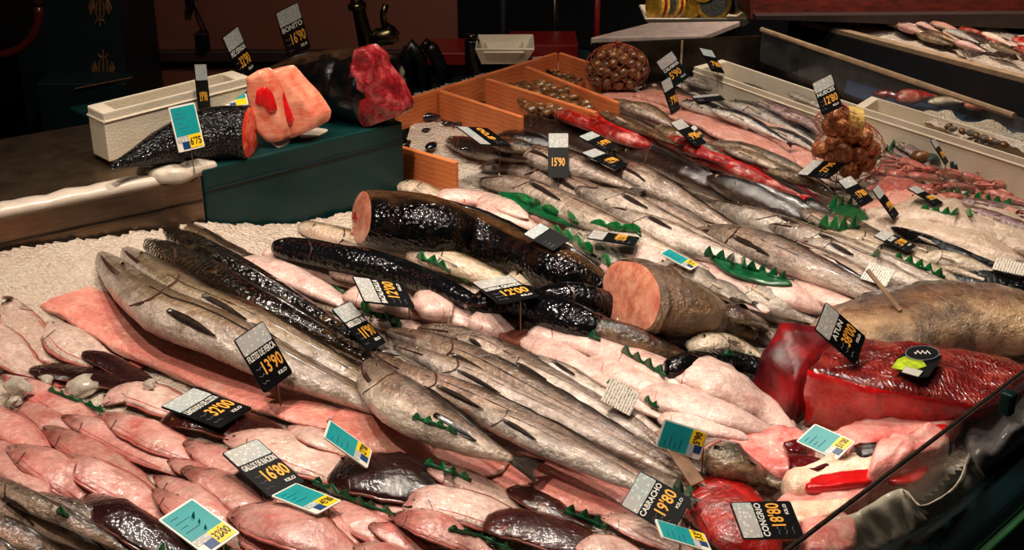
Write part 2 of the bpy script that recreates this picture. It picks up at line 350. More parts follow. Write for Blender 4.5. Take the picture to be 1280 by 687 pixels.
M['tealcard'] = plain('turquoise_card', S(16,140,142), .4, namt=.05, bstr=.02)
M['yellow'] = plain('yellow_card', S(240,196,20), .4, namt=.04, bstr=.02)
M['blue'] = plain('blue_print', S(20,60,110), .4, namt=.04, bstr=.02)
M['gold'] = plain('gold_chalk', S(236,166,60), .5, namt=.1, bstr=.02)
M['chalk'] = plain('white_chalk', S(226,222,214), .5, namt=.06, bstr=.02)
M['greychalk'] = plain('grey_chalk', S(96,96,100), .5, namt=.06, bstr=.02)
M['ink'] = plain('black_ink', S(20,18,14), .5, namt=.02, bstr=.02)
M['leaf'] = plain('green_plastic_leaf', S(16,112,52), .3, nscale=60, namt=.25, coat=.3)
M['leafdark'] = plain('dark_green_plastic_leaf', S(8,80,42), .3, nscale=60, namt=.25, coat=.3)
M['eyewhite'] = plain('fish_eye_ring', S(128,108,78), .15, nscale=200, namt=.2, coat=1)
M['pupil'] = plain('fish_pupil', S(8,7,8), .08, namt=.05, coat=1)
M['mouth'] = plain('dark_mouth_line', S(48,24,20), .25, namt=.2, coat=.5)
M['gill'] = plain('gill_slit_flesh', S(70,44,36), .25, namt=.2, coat=.5)
M['gillred'] = plain('red_gill_flesh', S(184,110,100), .2, namt=.2, coat=.6)
M['fin'] = plain('dark_fin', S(44,34,28), .25, nscale=90, namt=.3, coat=.5)
M['finpink'] = plain('pink_fin', S(190,104,92), .28, nscale=90, namt=.2, coat=.5)
M['finred'] = plain('red_fin', S(170,26,22), .28, nscale=90, namt=.2, coat=.5)
M['finpale'] = plain('pale_fin', S(190,168,146), .3, nscale=90, namt=.2, coat=.5)
M['finblack'] = plain('black_fin', S(10,9,10), .25, nscale=90, namt=.2, coat=.6)
M['fringe'] = plain('brown_fringe', S(120,66,52), .25, nscale=90, namt=.25, coat=.5)
M['brass'] = plain('tarnished_brass', S(92,84,56), .25, 1, nscale=20)
M['chrome'] = plain('dull_chrome', S(120,112,104), .25, 1, nscale=20, bstr=.02)
M['redtray'] = plain('red_plastic', S(112,16,14), .35, namt=.1, coat=.2)
M['marble'] = plain('pale_marble_board', S(180,158,148), .4, nscale=30, namt=.12, bstr=.05)
M['tinyellow'] = plain('yellow_tin_print', S(206,160,60), .3, nscale=60, namt=.25)
M['tinred'] = plain('red_tin_band', S(140,30,26), .3, nscale=60, namt=.25)
M['tingrey'] = plain('grey_tin_disc', S(110,112,106), .3, nscale=120, namt=.35)
M['ornament'] = plain('dull_gold_stencil', S(110,74,40), .5, nscale=60, namt=.2)
M['rail'] = plain('pale_rail', S(196,164,130), .3, .4, nscale=30, bstr=.03)
M['whiteplastic'] = plain('white_plastic_sheet', S(206,190,172), .3, nscale=26, namt=.1, bstr=.4, coat=.4)
M['bluestrip'] = plain('blue_strip', S(20,40,70), .4, namt=.1)
M['membrane'] = flesh('cream_membrane', [(.3, S(206,150,124)), (.5, S(230,200,172)), (.7, S(240,222,200))], 20)
M['conger'] = flesh('pink_conger_flesh', [(.28, S(190,60,56)), (.42, S(222,124,116)), (.56, S(232,164,152)), (.74, S(240,208,192))], 16)
M['redslit'] = plain('blood_red_flesh', S(206,22,24), .18, nscale=30, namt=.2, bstr=.4, coat=.6)
M['blackskin'] = plain('coarse_black_skin', S(44,22,22), .25, nscale=160, namt=.5, bstr=1.0, coat=.6)
M['lime'] = plain('lime_fruit_print', S(168,190,40), .3, nscale=60, namt=.3)
M['stake'] = plain('wooden_stake', S(150,118,92), .5, nscale=40, namt=.2)
M['mussel'] = plain('mussel_shell', S(16,15,20), .2, nscale=60, namt=.2, coat=.6)
M['amber'] = plain('amber_flesh', S(180,110,40), .2, nscale=60, namt=.3, coat=.6)
M['orangenet'] = plain('yellow_paper_band', S(206,170,90), .45, nscale=60, namt=.2)
M['greenpaper'] = plain('grey_green_seaweed', S(30,48,40), .35, nscale=50, namt=.3, coat=.4)
M['whitefilm'] = plain('grey_plastic_film', S(120,112,112), .15, nscale=30, namt=.25, bstr=.8, coat=.6)
# ------------------------------------------------------------------ height field: what lies on the counter so far
HX0, HY0, HR = -2.2, .9, .006
HN = (int((1.9-HX0)/HR), int((4.9-HY0)/HR))
HM = np.full(HN, Z0)
ICE = None
def hidx(x, y):
    i = np.clip(((np.asarray(x)-HX0)/HR).astype(int), 0, HN[0]-1); j = np.clip(((np.asarray(y)-HY0)/HR).astype(int), 0, HN[1]-1)
    return i, j
def hget(x, y): return HM[hidx(x, y)]
def hput(p):
    p = np.asarray(p); i, j = hidx(p[:, 0], p[:, 1]); np.maximum.at(HM, (i, j), p[:, 2])
def surf(x, y):
    """point on top of the heap where the pixel's ray meets it"""
    z = Z0
    for _ in range(12):
        p = P(x, y, z); z = .5*z + .5*float(hget(p[0], p[1]))
    return P(x, y, z)

def catmull(pts, n):
    p = np.asarray(pts, float)
    if len(p) == 2: p = np.array([p[0], (p[0]+p[1])/2, p[1]])
    q = np.vstack([2*p[0]-p[1], p, 2*p[-1]-p[-2]])
    L = np.concatenate([[0], np.cumsum(np.linalg.norm(np.diff(p, axis=0), axis=1))]); L /= L[-1]
    out = []
    for s in np.linspace(0, 1, n):
        k = min(np.searchsorted(L, s, 'right')-1, len(p)-2); t = (s-L[k])/(L[k+1]-L[k]+1e-12)
        a, b, c, d = q[k], q[k+1], q[k+2], q[k+3]
        out.append(.5*((2*b)+(-a+c)*t+(2*a-5*b+4*c-d)*t*t+(-a+3*b-3*c+d)*t**3))
    return np.array(out)
def smooth1(a, s):
    r = int(3*s)+1; k = np.exp(-.5*(np.arange(-r, r+1)/s)**2); k /= k.sum()
    return np.convolve(np.pad(a, r, mode='edge'), k, 'valid')

PROF = {
 'hake':  [(0,.10),(.012,.30),(.05,.52),(.12,.78),(.22,.97),(.35,1),(.55,.84),(.75,.58),(.9,.33),(.97,.22),(1,.16)],
 'eel':   [(0,.35),(.01,.62),(.05,.85),(.15,.98),(.4,1),(.7,.8),(.9,.5),(.98,.32),(1,.2)],
 'cut':   [(0,1.0),(.02,1.02),(.15,1.04),(.4,1),(.7,.8),(.9,.5),(.98,.32),(1,.2)],
 'tail':  [(0,1.0),(.05,1.03),(.3,.98),(.55,.75),(.75,.45),(.9,.22),(1,.12)],
 'flat':  [(0,.12),(.02,.30),(.08,.52),(.18,.80),(.32,.98),(.45,1),(.62,.88),(.78,.62),(.9,.34),(.97,.2),(1,.14)],
 'oval':  [(0,.25),(.02,.5),(.08,.75),(.2,.95),(.4,1),(.6,.95),(.8,.72),(.92,.45),(1,.2)],
 'slab':  [(0,.55),(.02,.72),(.08,.85),(.25,.97),(.5,1),(.75,.93),(.92,.72),(1,.45)],
 'skin':  [(0,.45),(.015,.68),(.06,.88),(.16,.98),(.35,1),(.6,.85),(.82,.6),(.95,.38),(1,.2)],
 'bass':  [(0,.12),(.03,.4),(.1,.7),(.22,.95),(.38,1),(.58,.8),(.78,.48),(.9,.28),(1,.22)],
 'squid': [(0,.1),(.04,.4),(.15,.85),(.4,1),(.7,.95),(.9,.8),(1,.6)],
 'prawn': [(0,.3),(.05,.7),(.15,1),(.35,1),(.5,.9),(.7,.75),(.9,.5),(1,.3)],
 'chunk': [(0,.9),(.03,1),(.3,1),(.7,1),(.97,1),(1,.9)],
}
WMUL = {'hake': 1.10, 'skinned_fish': 1.12, 'megrim': 1.0, 'whiting': 1.05, 'gurnard': 1.1, 'fillet': 1.0, 'mackerel': 1.05, 'sardine': 1.05, 'mullet': 1.05, 'market_fish': 1.05}
REG = []          # everything that gets an automatic label: (object, description, pixel, category)
class Fish: pass

def blade(name, root, d, side, L, w, mat, parent, th=.0025, fork=0.0, base=.35):
    """a fin: outline in the plane of d and side, lens-thick"""
    d = d/np.linalg.norm(d); nrm = np.cross(d, side); nrm /= np.linalg.norm(nrm); side = np.cross(nrm, d)
    n = 9; top = []; 
    ts = np.linspace(0, 1, n)
    for t in ts:
        if fork: hw = w*(base+(1-base)*t**.8); 
        else: hw = w*(base + (1-base)*math.sin(PI*min(1, t*.95+.02))**.7)*(1-.75*t**3)
        top.append(hw)
    m = 5; V = []; Fc = []
    for sgn in (1, -1):
        for i, t in enumerate(ts):
            for j in range(m):
                q = -1+2*j/(m-1)
                ext = L*t*(1-fork*(1-abs(q))*t)
                e = (1-q*q)*(1-t*.8)
                rip = math.sin(q*9+t*3)*th*.35
                V.append(root + d*ext + side*q*top[i] + nrm*(sgn*th*.5*(e+.15)+rip))
    N = n*m
    for i in range(n-1):
        for j in range(m-1):
            a = i*m+j; Fc.append((a, a+1, a+m+1, a+m)); Fc.append((N+a, N+a+m, N+a+m+1, N+a+1))
    def rim(a, b): Fc.append((a, N+a, N+b, b))
    for i in range(n-1): rim(i*m, (i+1)*m); rim((i+1)*m+m-1, i*m+m-1)
    for j in range(m-1): rim((n-1)*m+j, (n-1)*m+j+1); rim(j+1, j)
    return mesh(name, V, Fc, mat, parent)

def fish(name, mat, w, pts, desc, cat='fish', prof='hake', hr=.7, roll=0.0, maxlift=.05, embed=.06, nu=26, nv=16, group=None,
         eye=None, tail=None, mouth=None, gill=None, pect=None, fringe=None, dorsal=None, cutface=None, cut2=None, lat=None,
         zfix=None, lift=None, label=None, wig=.055, sup=.92, shear=0, wf=None, sq=1.0, wprof=None, put=True):
    """one fish (or piece of fish) lying on what is already there: path in photo pixels, head first"""
    f = Fish(); roll = math.radians(roll)
    px = catmull(pts, nu); t = np.linspace(0, 1, nu)
    # finer rings at the head
    t2 = np.concatenate([[0, .008, .022], np.linspace(.05, .97, nu-5), [.99, 1]])
    px = np.stack([np.interp(t2, t, px[:, i]) for i in range(2)], 1); t = t2
    pr = np.interp(t, *np.array(PROF[prof]).T)
    if wprof is not None: pr = pr*np.interp(t, *np.array(wprof).T)
    wfac = (wf if wf is not None else 1.0+.28*(1-hr))*WMUL.get(name, 1.0)
    z = np.full(nu, zfix if zfix is not None else Z0+.01)
    for it in range(5 if zfix is None else 1):
        p = np.array([P(x, y, zz) for (x, y), zz in zip(px, z)])
        dep = np.array([depth(q) for q in p])
        W = w*.5*np.mean(dep)/F*pr*wfac; H = W*hr
        T = np.gradient(p, axis=0); T /= np.linalg.norm(T, axis=1)[:, None]+1e-9
        Sd = np.cross(T, [0, 0, 1.]); Sd /= np.linalg.norm(Sd, axis=1)[:, None]+1e-9
        i0 = nu//2                      # world width so that the seen width comes out as w pixels
        q0 = proj(p[i0]); tg = proj(p[i0]+T[i0]*.02)-q0; tg /= np.linalg.norm(tg); pn = np.array([-tg[1], tg[0]])
        sp = float((proj(p[i0]+Sd[i0]*.01)-q0) @ pn)/.01; upx = float((proj(p[i0]+np.cross(Sd[i0], T[i0])*.01)-q0) @ pn)/.01
        W = w*.5/math.hypot(sp, hr*upx)*pr*WMUL.get(name, 1.0); H = W*hr
        if zfix is not None: break
        need = np.full(nu, -9.)
        for d in np.linspace(-.92, .92, 11):
            q = p + Sd*(d*W)[:, None]
            need = np.maximum(need, hget(q[:, 0], q[:, 1]) + H*math.sqrt(1-d*d)*sup)
        base = np.full(nu, Z0)
        if ICE is not None: base = np.maximum(Z0, ICE[hidx(p[:, 0], p[:, 1])]-.004)
        need = np.maximum(need - H*embed, base+H*(1-embed*2))
        need = np.minimum(need, base+H+maxlift)
        s = smooth1(need, 2.6); s = smooth1(np.maximum(need-.004, s), 2.0)
        if lift is not None: s = s + np.interp(t, np.linspace(0, 1, len(lift)), lift)
        z = s
    p = np.array([P(x, y, zz) for (x, y), zz in zip(px, z)]) if zfix is None else p
    T = np.gradient(p, axis=0); T /= np.linalg.norm(T, axis=1)[:, None]+1e-9
    Sd = np.cross(T, [0, 0, 1.]); Sd /= np.linalg.norm(Sd, axis=1)[:, None]+1e-9
    Up = np.cross(Sd, T)
    seed = random.random()*50
    def ringpt(i, a, k=1.0, off=0.0):
        ca, sa = math.cos(a), math.sin(a)
        if sq != 1.0:
            ca = math.copysign(abs(ca)**sq, ca); sa = math.copysign(abs(sa)**sq, sa)
        r = k*(1+wig*2*(mnoise.noise((t[i]*7+seed, math.cos(a)*1.1, math.sin(a)*1.1+seed))))
        r += k*wig*.9*mnoise.noise((t[i]*26+seed, math.cos(a)*2.6, math.sin(a)*2.6))
        v = Up[i]*H[i]*ca + Sd[i]*W[i]*sa
        if shear and t[i] < .4: v = v + T[i]*shear*(1-t[i]/.4)*(v @ (Up[i]*.45+Sd[i]*.9))
        return p[i] + v*r + (v/(np.linalg.norm(v)+1e-9))*off
    def at(u, a, off=0.0):           # a is measured from the back of the fish
        x = np.interp(u, t, np.arange(nu)); i = int(min(x, nu-1.001)); fr = x-i
        return ringpt(i, a+roll, 1, off)*(1-fr) + ringpt(i+1, a+roll, 1, off)*fr
    V = []; Fc = []; UV = []
    for i in range(nu):
        for k in range(nv): V.append(ringpt(i, roll+2*PI*k/nv))
    for i in range(nu-1):
        for k in range(nv):
            k2 = (k+1) % nv
            Fc.append((i*nv+k, (i+1)*nv+k, (i+1)*nv+k2, i*nv+k2))
            UV += [(t[i], k/nv), (t[i+1], k/nv), (t[i+1], (k+1)/nv), (t[i], (k+1)/nv)]
    for end, i in ((0, 0), (1, nu-1)):
        c = len(V); V.append(p[i] + (T[i] if end else -T[i])*W[i]*(.5 if cutface is None or end else .02))
        for k in range(nv):
            k2 = (k+1) % nv; a, b = i*nv+k, i*nv+k2
            Fc.append((c, a, b) if not end else (c, b, a))
            UV += [(end, .5), (end, k/nv if not end else (k+1)/nv), (end, (k+1)/nv if not end else k/nv)]
    mid = nu//2
    root = empty(name, (p[mid][0], p[mid][1], min(q[2] for q in V)), label, cat, group)
    body = mesh('body', V, Fc, M[mat] if isinstance(mat, str) else mat, root, True, UV)
    f.root, f.body, f.at, f.p, f.T, f.S, f.U, f.W, f.H, f.t, f.roll = root, body, at, p, T, Sd, Up, W, H, t, roll
    if put and zfix is None:
        tt = np.linspace(0, nu-1, nu*5); pp = np.stack([np.interp(tt, np.arange(nu), p[:, i]) for i in range(3)], 1)
        SS = np.stack([np.interp(tt, np.arange(nu), Sd[:, i]) for i in range(3)], 1)
        WW = np.interp(tt, np.arange(nu), W); HH = np.interp(tt, np.arange(nu), H)
        for d in np.linspace(-1, 1, 23):
            q = pp + SS*(d*WW)[:, None]; q[:, 2] += HH*math.sqrt(max(0, 1-d*d)); hput(q)
    def strip(nm, A, B, m, off=.0012):
        v = []; fc = []
        for (ua, aa), (ub, ab) in zip(A, B):
            v += [at(ua, aa, -.0008), at((ua+ub)/2, (aa+ab)/2, off), at(ub, ab, -.0008)]
        for i in range(len(A)-1):
            b = 3*i; fc += [(b, b+3, b+4, b+1), (b+1, b+4, b+5, b+2)]
        return mesh(nm, v, fc, m, root)
    if eye:
        eu, ea, er = eye[:3]
        for sg in (1, -1):
            a = sg*ea
            if math.cos(a+roll) < -.05: continue
            c = at(eu, a); nrm = c - p[int(np.interp(eu, t, np.arange(nu)))]; nrm /= np.linalg.norm(nrm)
            r = er*W.max()
            def dome(cc, rr, hh, nm, m, par):
                x = np.cross(nrm, [0, 0, 1.]) if abs(nrm[2]) < .9 else np.cross(nrm, [1., 0, 0]); x /= np.linalg.norm(x); y = np.cross(nrm, x)
                v = [cc+nrm*hh]; fc = []
                for ri, (q, h) in enumerate(((.55, .8), (.85, .45), (1, -.3))):
                    for k in range(12): v.append(cc + (x*math.cos(2*PI*k/12)+y*math.sin(2*PI*k/12))*rr*q + nrm*hh*h)
                for k in range(12): fc.append((0, 1+k, 1+(k+1) % 12))
                for ri in range(2):
                    for k in range(12):
                        a1 = 1+ri*12+k; a2 = 1+ri*12+(k+1) % 12; fc.append((a1, a1+12, a2+12, a2))
                return mesh(nm, v, fc, m, par)
            e = dome(c, r, r*.35, 'eye', M['eyewhite'], root)
            dome(c+nrm*r*.22, r*.58, r*.22, 'pupil', M['pupil'], e)
    if mouth:
        mu, ma = mouth[:2]; n = 8; us = np.linspace(.001, mu, n)
        for sg in ((1, -1) if abs(math.sin(roll)) < .5 else ((1,) if math.cos(ma+roll) > math.cos(-ma+roll) else (-1,))):
            A = [(u, sg*(ma-.18-.1*i/n)) for i, u in enumerate(us)]; B = [(u, sg*(ma+.06+.10*math.sin(i/n*PI))) for i, u in enumerate(us)]
            strip('mouth', A, B, M['mouth'])
    if gill:
        gu = gill[0]; gm = gill[1] if len(gill) > 1 else 'gill'
        for sg in ((1, -1) if abs(math.sin(roll)) < .5 else ((1,) if math.cos(1.6+roll) > math.cos(-1.6+roll) else (-1,))):
            aa = np.linspace(.7, 2.5, 9)
            A = [(gu+.035*math.sin((a-.7)/1.8*PI), sg*a) for a in aa]; B = [(q[0]+.011, q[1]) for q in A]
            strip('gill_slit', A, B, M[gm])
    if lat:
        us = np.linspace(.2, .95, 12); sg = 1 if math.cos(1.25+roll) > math.cos(-1.25+roll) else -1
        strip('lateral_line', [(u, sg*1.2) for u in us], [(u, sg*1.32) for u in us], M[lat], .0006)
    if pect:
        pu, pa, pl, pm = pect
        sg = 1 if math.cos(pa+roll) > math.cos(-pa+roll) else -1
        i = int(np.interp(pu, t, np.arange(nu)))
        r0 = at(pu, sg*pa, .002); r1 = at(min(.98, pu+pl*1.15), sg*(pa+.22), .004)
        nrm = r0-p[i]; nrm /= np.linalg.norm(nrm); d = r1-r0
        blade('pectoral_fin', r0, d, np.cross(nrm, d), np.linalg.norm(d), W.max()*.17, M[pm], root, th=.004)
    if tail:
        tl, tw, tm, fk = tail
        blade('tail_fin', p[-1]-T[-1]*W[-1]*.3, T[-1]+np.array([0, 0, -.02]), Sd[-1], tl*W.max()*2, tw*W.max(), M[tm], root, th=.004, fork=fk, base=.25)
    def fr(nm, u0, u1, a, wd, m, wav=.25):
        n = 18; v = []; fc = []; us = np.linspace(u0, u1, n)
        for i, u in enumerate(us):
            b = at(u, a, -.001); j = int(np.interp(u, t, np.arange(nu))); o = at(u, a)-p[j]; o /= np.linalg.norm(o)
            hgt = wd*W.max()*math.sin(PI*(i+.6)/(n+.2))**.5*(1+wav*(random.random()-.5)); tng = T[j]; nn = np.cross(o, tng)
            v += [b+nn*.0012, b+o*hgt+tng*hgt*.4, b-nn*.0012]
        for i in range(n-1):
            q = 3*i; fc += [(q, q+1, q+4, q+3), (q+1, q+2, q+5, q+4)]
        return mesh(nm, v, fc, m, root)
    if fringe:
        for sg in (1, -1): fr('fin_fringe', fringe[0], fringe[1], sg*PI/2-roll, fringe[2], M[fringe[3]])
    if dorsal:
        fr('dorsal_fin', dorsal[0], dorsal[1], 0, dorsal[2], M[dorsal[3]])
    def face(i, sgn, m, nm, inner=None):
        n = nv*2; v = [p[i]+sgn*T[i]*W[i]*.1]; fc = []
        for q in (.35, .7, .96):
            for k in range(n):
                a = 2*PI*k/n; b = ringpt(i, a, q); v.append(b + sgn*T[i]*W[i]*(.10+.05*(mnoise.noise((q*5+seed, a*2, 3))))*(1 if q < .9 else .2))
        for k in range(n): fc.append((0, 1+k, 1+(k+1) % n))
        for ri in range(2):
            for k in range(n):
                a1 = 1+ri*n+k; a2 = 1+ri*n+(k+1) % n; fc.append((a1, a1+n, a2+n, a2))
        c = mesh(nm, v, fc, m, root)
        if inner:
            v = []; 
            for k in range(12):
                a = 2*PI*k/12; v.append(ringpt(i, a, .3)*.9+p[i]*.1 - Up[i]*H[i]*.3 + sgn*T[i]*W[i]*.17)
            mesh('belly_cavity', v, [tuple(range(12))], M[inner], c)
    if cutface: face(0, -1, M[cutface[0]], 'cut_face', cutface[1] if len(cutface) > 1 else None)
    if cut2: face(nu-1, 1, M[cut2[0]], 'cut_face')
    if label is None:
        REG.append((root, desc, np.mean(px, axis=0), name))
    return f
# ------------------------------------------------------------------ the setting
def quadbox(name, pts, zlo, zhi, mat, kind='structure', parent=None, bw=.004):
    pts = [np.asarray(p) for p in pts]
    b = MB(); v = [np.array([p[0], p[1], zlo]) for p in pts]+[np.array([p[0], p[1], zhi]) for p in pts]; n = len(pts)
    b.add(v, [tuple(range(n))[::-1], tuple(range(n, 2*n))]+[(i, (i+1) % n, n+(i+1) % n, n+i) for i in range(n)])
    o = b.build(name, mat, parent)
    if kind: o['kind'] = kind
    bevel(o, bw); return o
def xy(p): return np.array([p[0], p[1], 0.])

g1, g2 = P(1130, 687, .885), P(1280, 560, .885)
GD = (g2-g1)/np.linalg.norm(g2-g1); GN = np.array([GD[1], -GD[0], 0])      # along the glass; towards the customer
ga, gb = g1-GD*1.3, g1+GD*1.9
# floor and walls of the hall
b = MB(); b.add([(-6,-2,0),(7,-2,0),(7,9,0),(-6,9,0)], [(0,1,2,3)]); o = b.build('floor', M['floor']); o['kind'] = 'structure'
b = MB(); b.box((.5, 8.0, 1.6), (1,0,0), (0,1,0), (0,0,1), 6.5, .05, 1.7); o = b.build('wall_back', M['darkwall']); o['kind'] = 'structure'
# counter body, rail and front
w = lambda p, n, g=0: xy(p)+GN*n+GD*g
quadbox('counter_base', [w(ga, .02), w(gb, .02), w(gb, -2.6), w(ga, -2.6)], .0, .855, M['tealdark'], 'structure')
off = float((P(1240, 660, .87)-g1) @ GN)
b = MB()
q = lambda p, n, z: np.array([*(p+GN*n)[:2], z])
for p in (ga, gb):
    pass
sec = [(-.03,.80),(-.03,.884),(.012,.888),(off-.03,.885),(off-.008,.878),(off,.862),(off,.78)]
b.add([q(ga, n, z) for n, z in sec]+[q(gb, n, z) for n, z in sec], [(i, i+1, len(sec)+i+1, len(sec)+i) for i in range(len(sec)-1)]+[tuple(range(len(sec)))[::-1], tuple(range(len(sec), 2*len(sec)))])
o = b.build('trim_front_rail', M['tealfront'], None, False); o['kind'] = 'structure'; bevel(o, .006)
quadbox('counter_front_panel', [w(ga, off-.03), w(gb, off-.03), w(gb, off+.012), w(ga, off+.012)], .02, .853, M['greenpanel'], 'structure')
b = MB(); b.box((ga+gb)/2*np.array([1,1,0])+np.array([0,0,.955])-GN*.008, GD, GN, (0,0,1), 1.6, .004, .072)
gl = b.build('glass_guard', M['glass'])
tag(gl, 'clear glass guard along the customer edge of the fish counter', 'glass guard')
gt = MB().tube([ga+np.array([0,0,.142])-GN*.008, gb+np.array([0,0,.142])-GN*.008], .003, 8).build('edge_trim', M['fin'], gl)
b = MB(); c = P(1250, 500, .99); c = c - GN*float((c-g1)@GN) - GN*.008
b.box(c, GD, GN, (0,0,1), .010, .010, .018); o = bevel(b.build('glass_clip', M['teal'], gl), .004)

BH = .165
bR = P(503, 152, Z0+BH); bM = P(253, 213, Z0+BH); bL = P(-60, 277, Z0+BH)
bd = (bR-bM)/np.linalg.norm(bR-bM); bn = np.array([-bd[1], bd[0], 0])     # bn: away from the viewer
sd = (bM-bL)/np.linalg.norm(bM-bL); sn = np.array([-sd[1], sd[0], 0])
# ice bed over the whole counter top
poly = [bL-sd*.5-sn*.003, bL-sn*.003, bM-sn*.003, bR-bn*.003, P(512, 236), P(505, 120), P(690, 64), P(742, 104), P(944, 95), P(1322, 238), P(1420, 340)]
poly = [p[:2] for p in poly] + [q(g1, -.025, 0)[:2]+GD[:2]*1.2, q(g1, -.025, 0)[:2]-GD[:2]*.9]
poly = np.array(poly)
def inside(x, y):
    r = np.zeros(x.shape, bool); n = len(poly)
    for i in range(n):
        x1, y1 = poly[i]; x2, y2 = poly[(i+1) % n]
        c = ((y1 > y) != (y2 > y)) & (x < (x2-x1)*(y-y1)/(y2-y1+1e-12)+x1); r ^= c
    return r
def build_ice():
    st = .012; xs = np.arange(-1.7, 1.9, st); ys = np.arange(1.0, 4.4, st)
    X, Y = np.meshgrid(xs, ys, indexing='ij'); I = inside(X, Y); idx = -np.ones(X.shape, int); V = []
    for i in range(len(xs)):
        for j in range(len(ys)):
            if I[i, j]:
                x, y = xs[i], ys[j]
                dd = max(0., -float((np.array([x, y, 0])-bM*np.array([1,1,0]))@sn)); ss = -float((np.array([x, y, 0])-bM*np.array([1,1,0]))@sd)
                mound = (.062+.09*min(max(ss, 0), .6))*math.exp(-(dd/.2)**2)*min(1., max(0., (ss+.22)/.22))
                z = Z0-.006 + mound + .010*mnoise.noise((x*6, y*6, 1)) + .005*mnoise.noise((x*28, y*28, 5)) + .004*mnoise.noise((x*60, y*60, 9))
                idx[i, j] = len(V); V.append((x+.003*mnoise.noise((x*50, y*50, 2)), y, z)); hput([(x, y, z)])
    Fc = []
    for i in range(len(xs)-1):
        for j in range(len(ys)-1):
            q = (idx[i,j], idx[i+1,j], idx[i+1,j+1], idx[i,j+1])
            if min(q) >= 0: Fc.append(q)
    o = mesh('crushed_ice', V, Fc, M['ice'])
    tag(o, 'bed of crushed ice spread over the counter under the fish', 'ice', None, 'stuff')
build_ice()
ICE = smooth_ice = HM.copy()
# sheet metal under the ice so nothing is see-through at its rim
quadbox('counter_top_tray', [np.array([*p, 0]) for p in poly[::-1]], .857, .885, M['steeldark'], 'structure')

# raised teal box and steel trough (upper left)
r = empty('raised_display_box', bM*np.array([1,1,0])+np.array([0,0,.86]), 'dark teal raised box carrying the cut bonito and swordfish', 'display box')
b = MB(); v = []
for z in (.86, Z0+BH): v += [np.array([*(x)[:2], z]) for x in (bM, bR, bR+bn*.62, bM+bn*.62)]
b.hexa(v); bevel(b.build('box_body', M['teal'], r), .004)
b = MB(); b.box((bM+bR)/2-bn*.002-np.array([0,0,.043]), bd, bn, (0,0,1), np.linalg.norm(bR-bM)/2, .0012, .0015); b.build('seam', M['tealdark'], r)
r = empty('steel_trough', bL*np.array([1,1,0])+np.array([0,0,.86]), 'stainless steel raised trough with a pale lip beside the teal box', 'trough')
b = MB(); v = []
for z in (.86, Z0+BH-.012): v += [np.array([*(x)[:2], z]) for x in (bL, bM-bd*.003, bM+bn*.5, bL+sn*.5)]
b.hexa(v); bevel(b.build('trough_body', M['steel'], r), .004)
b = MB(); b.box((bM+bL)/2-sn*.001-np.array([0,0,.062]), sd, sn, (0,0,1), np.linalg.norm(bM-bL)/2-.004, .002, .002); b.build('seam', M['steeldark'], r)
b = MB()   # pale folded liner lying along the trough
n = 24
for i in range(n+1):
    c = bL + (bM-bL)*i/n; k = mnoise.noise((i*.5, 3, 1))
    b.v += [c+sn*.004+np.array([0,0,-.012]), c+sn*.012+np.array([0,0,.002+.004*k]), c+sn*(.04+.008*k)+np.array([0,0,.004+.004*k]), c+sn*(.075+.01*k)+np.array([0,0,-.011])]
for i in range(n):
    for j in range(3): a = 4*i+j; b.f.append((a, a+4, a+5, a+1))
o = b.build('plastic_liner', M['whiteplastic'], None, True); tag(o, 'white plastic liner folded along the rim of the steel trough', 'liner')
mo = o.modifiers.new('s', 'SOLIDIFY'); mo.thickness = .003

# styrofoam box behind the cut fish
def foam_box(name, c0, c1, depthv, zb, h, label, th=.018, back=None):
    """open box: front bottom corners c0-c1 (xy), depth vector away"""
    c0, c1, dv = xy(c0), xy(c1), xy(depthv)
    r = empty(name, np.array([*c0[:2], zb]), label, 'foam box')
    out = [c0, c1, c1+dv, c0+dv]; cen = sum(out)/4; inn = [cen+(p-cen)*(1-2*th/np.linalg.norm(p-cen)) for p in out]
    z = lambda p, h_: np.array([p[0], p[1], zb+h_])
    V = [z(p, 0) for p in out]+[z(p, h) for p in out]+[z(p, h) for p in inn]+[z(p, th) for p in inn]
    Fc = [(3,2,1,0)]+[(i, (i+1)%4, 4+(i+1)%4, 4+i) for i in range(4)]+[(4+i, 4+(i+1)%4, 8+(i+1)%4, 8+i) for i in range(4)]+[(8+i, 8+(i+1)%4, 12+(i+1)%4, 12+i) for i in range(4)]+[(12,13,14,15)]
    o = mesh('box_shell', V, Fc, M['foam'], r, False); bevel(o, .005)
    b = MB()
    for i in range(4):
        a, c = z(out[i], h*.82), z(out[(i+1)%4], h*.82); b.tube([a, c], .003, 6)
    b.build('rim_line', M['foam'], r)
    return r
zt = Z0+BH
a, c = P(137, 203, zt), P(318, 152, zt)
foam_box('foam_box', a, c, bn*.075, zt, .104, 'pale styrofoam box standing behind the black scaly fish')

# steel partition closing the far end of the counter, rail on it
pa, pb = P(742, 98, Z0), P(948, 88, Z0); pc = P(1330, 235, Z0-.0)
def wallseg(name, a, b, zlo, zhi, mat, th=.012, parent=None):
    a, b = xy(a), xy(b); d = (b-a)/np.linalg.norm(b-a); n = np.array([-d[1], d[0], 0]); m = MB()
    m.hexa([np.array([*x[:2], z]) for z in (zlo, zhi) for x in (a, b, b+n*th, a+n*th)])
    return bevel(m.build(name, mat, parent), .002)
def ztop(p, ypx):     # height above p that projects to the image row ypx
    lo, hi = p[2], p[2]+1.5
    for _ in range(40):
        m = (lo+hi)/2
        if proj((p[0], p[1], m))[1] > ypx: lo = m
        else: hi = m
    return lo
zs = ztop(pb, 41)
r = empty('steel_end_panel', np.array([*pa[:2], .86]), 'dark steel panel closing the far end of the counter below the marble board', 'panel')
wallseg('panel_sheet', pa, pb, .86, ztop(pa, 54), M['steeldark'], parent=r)
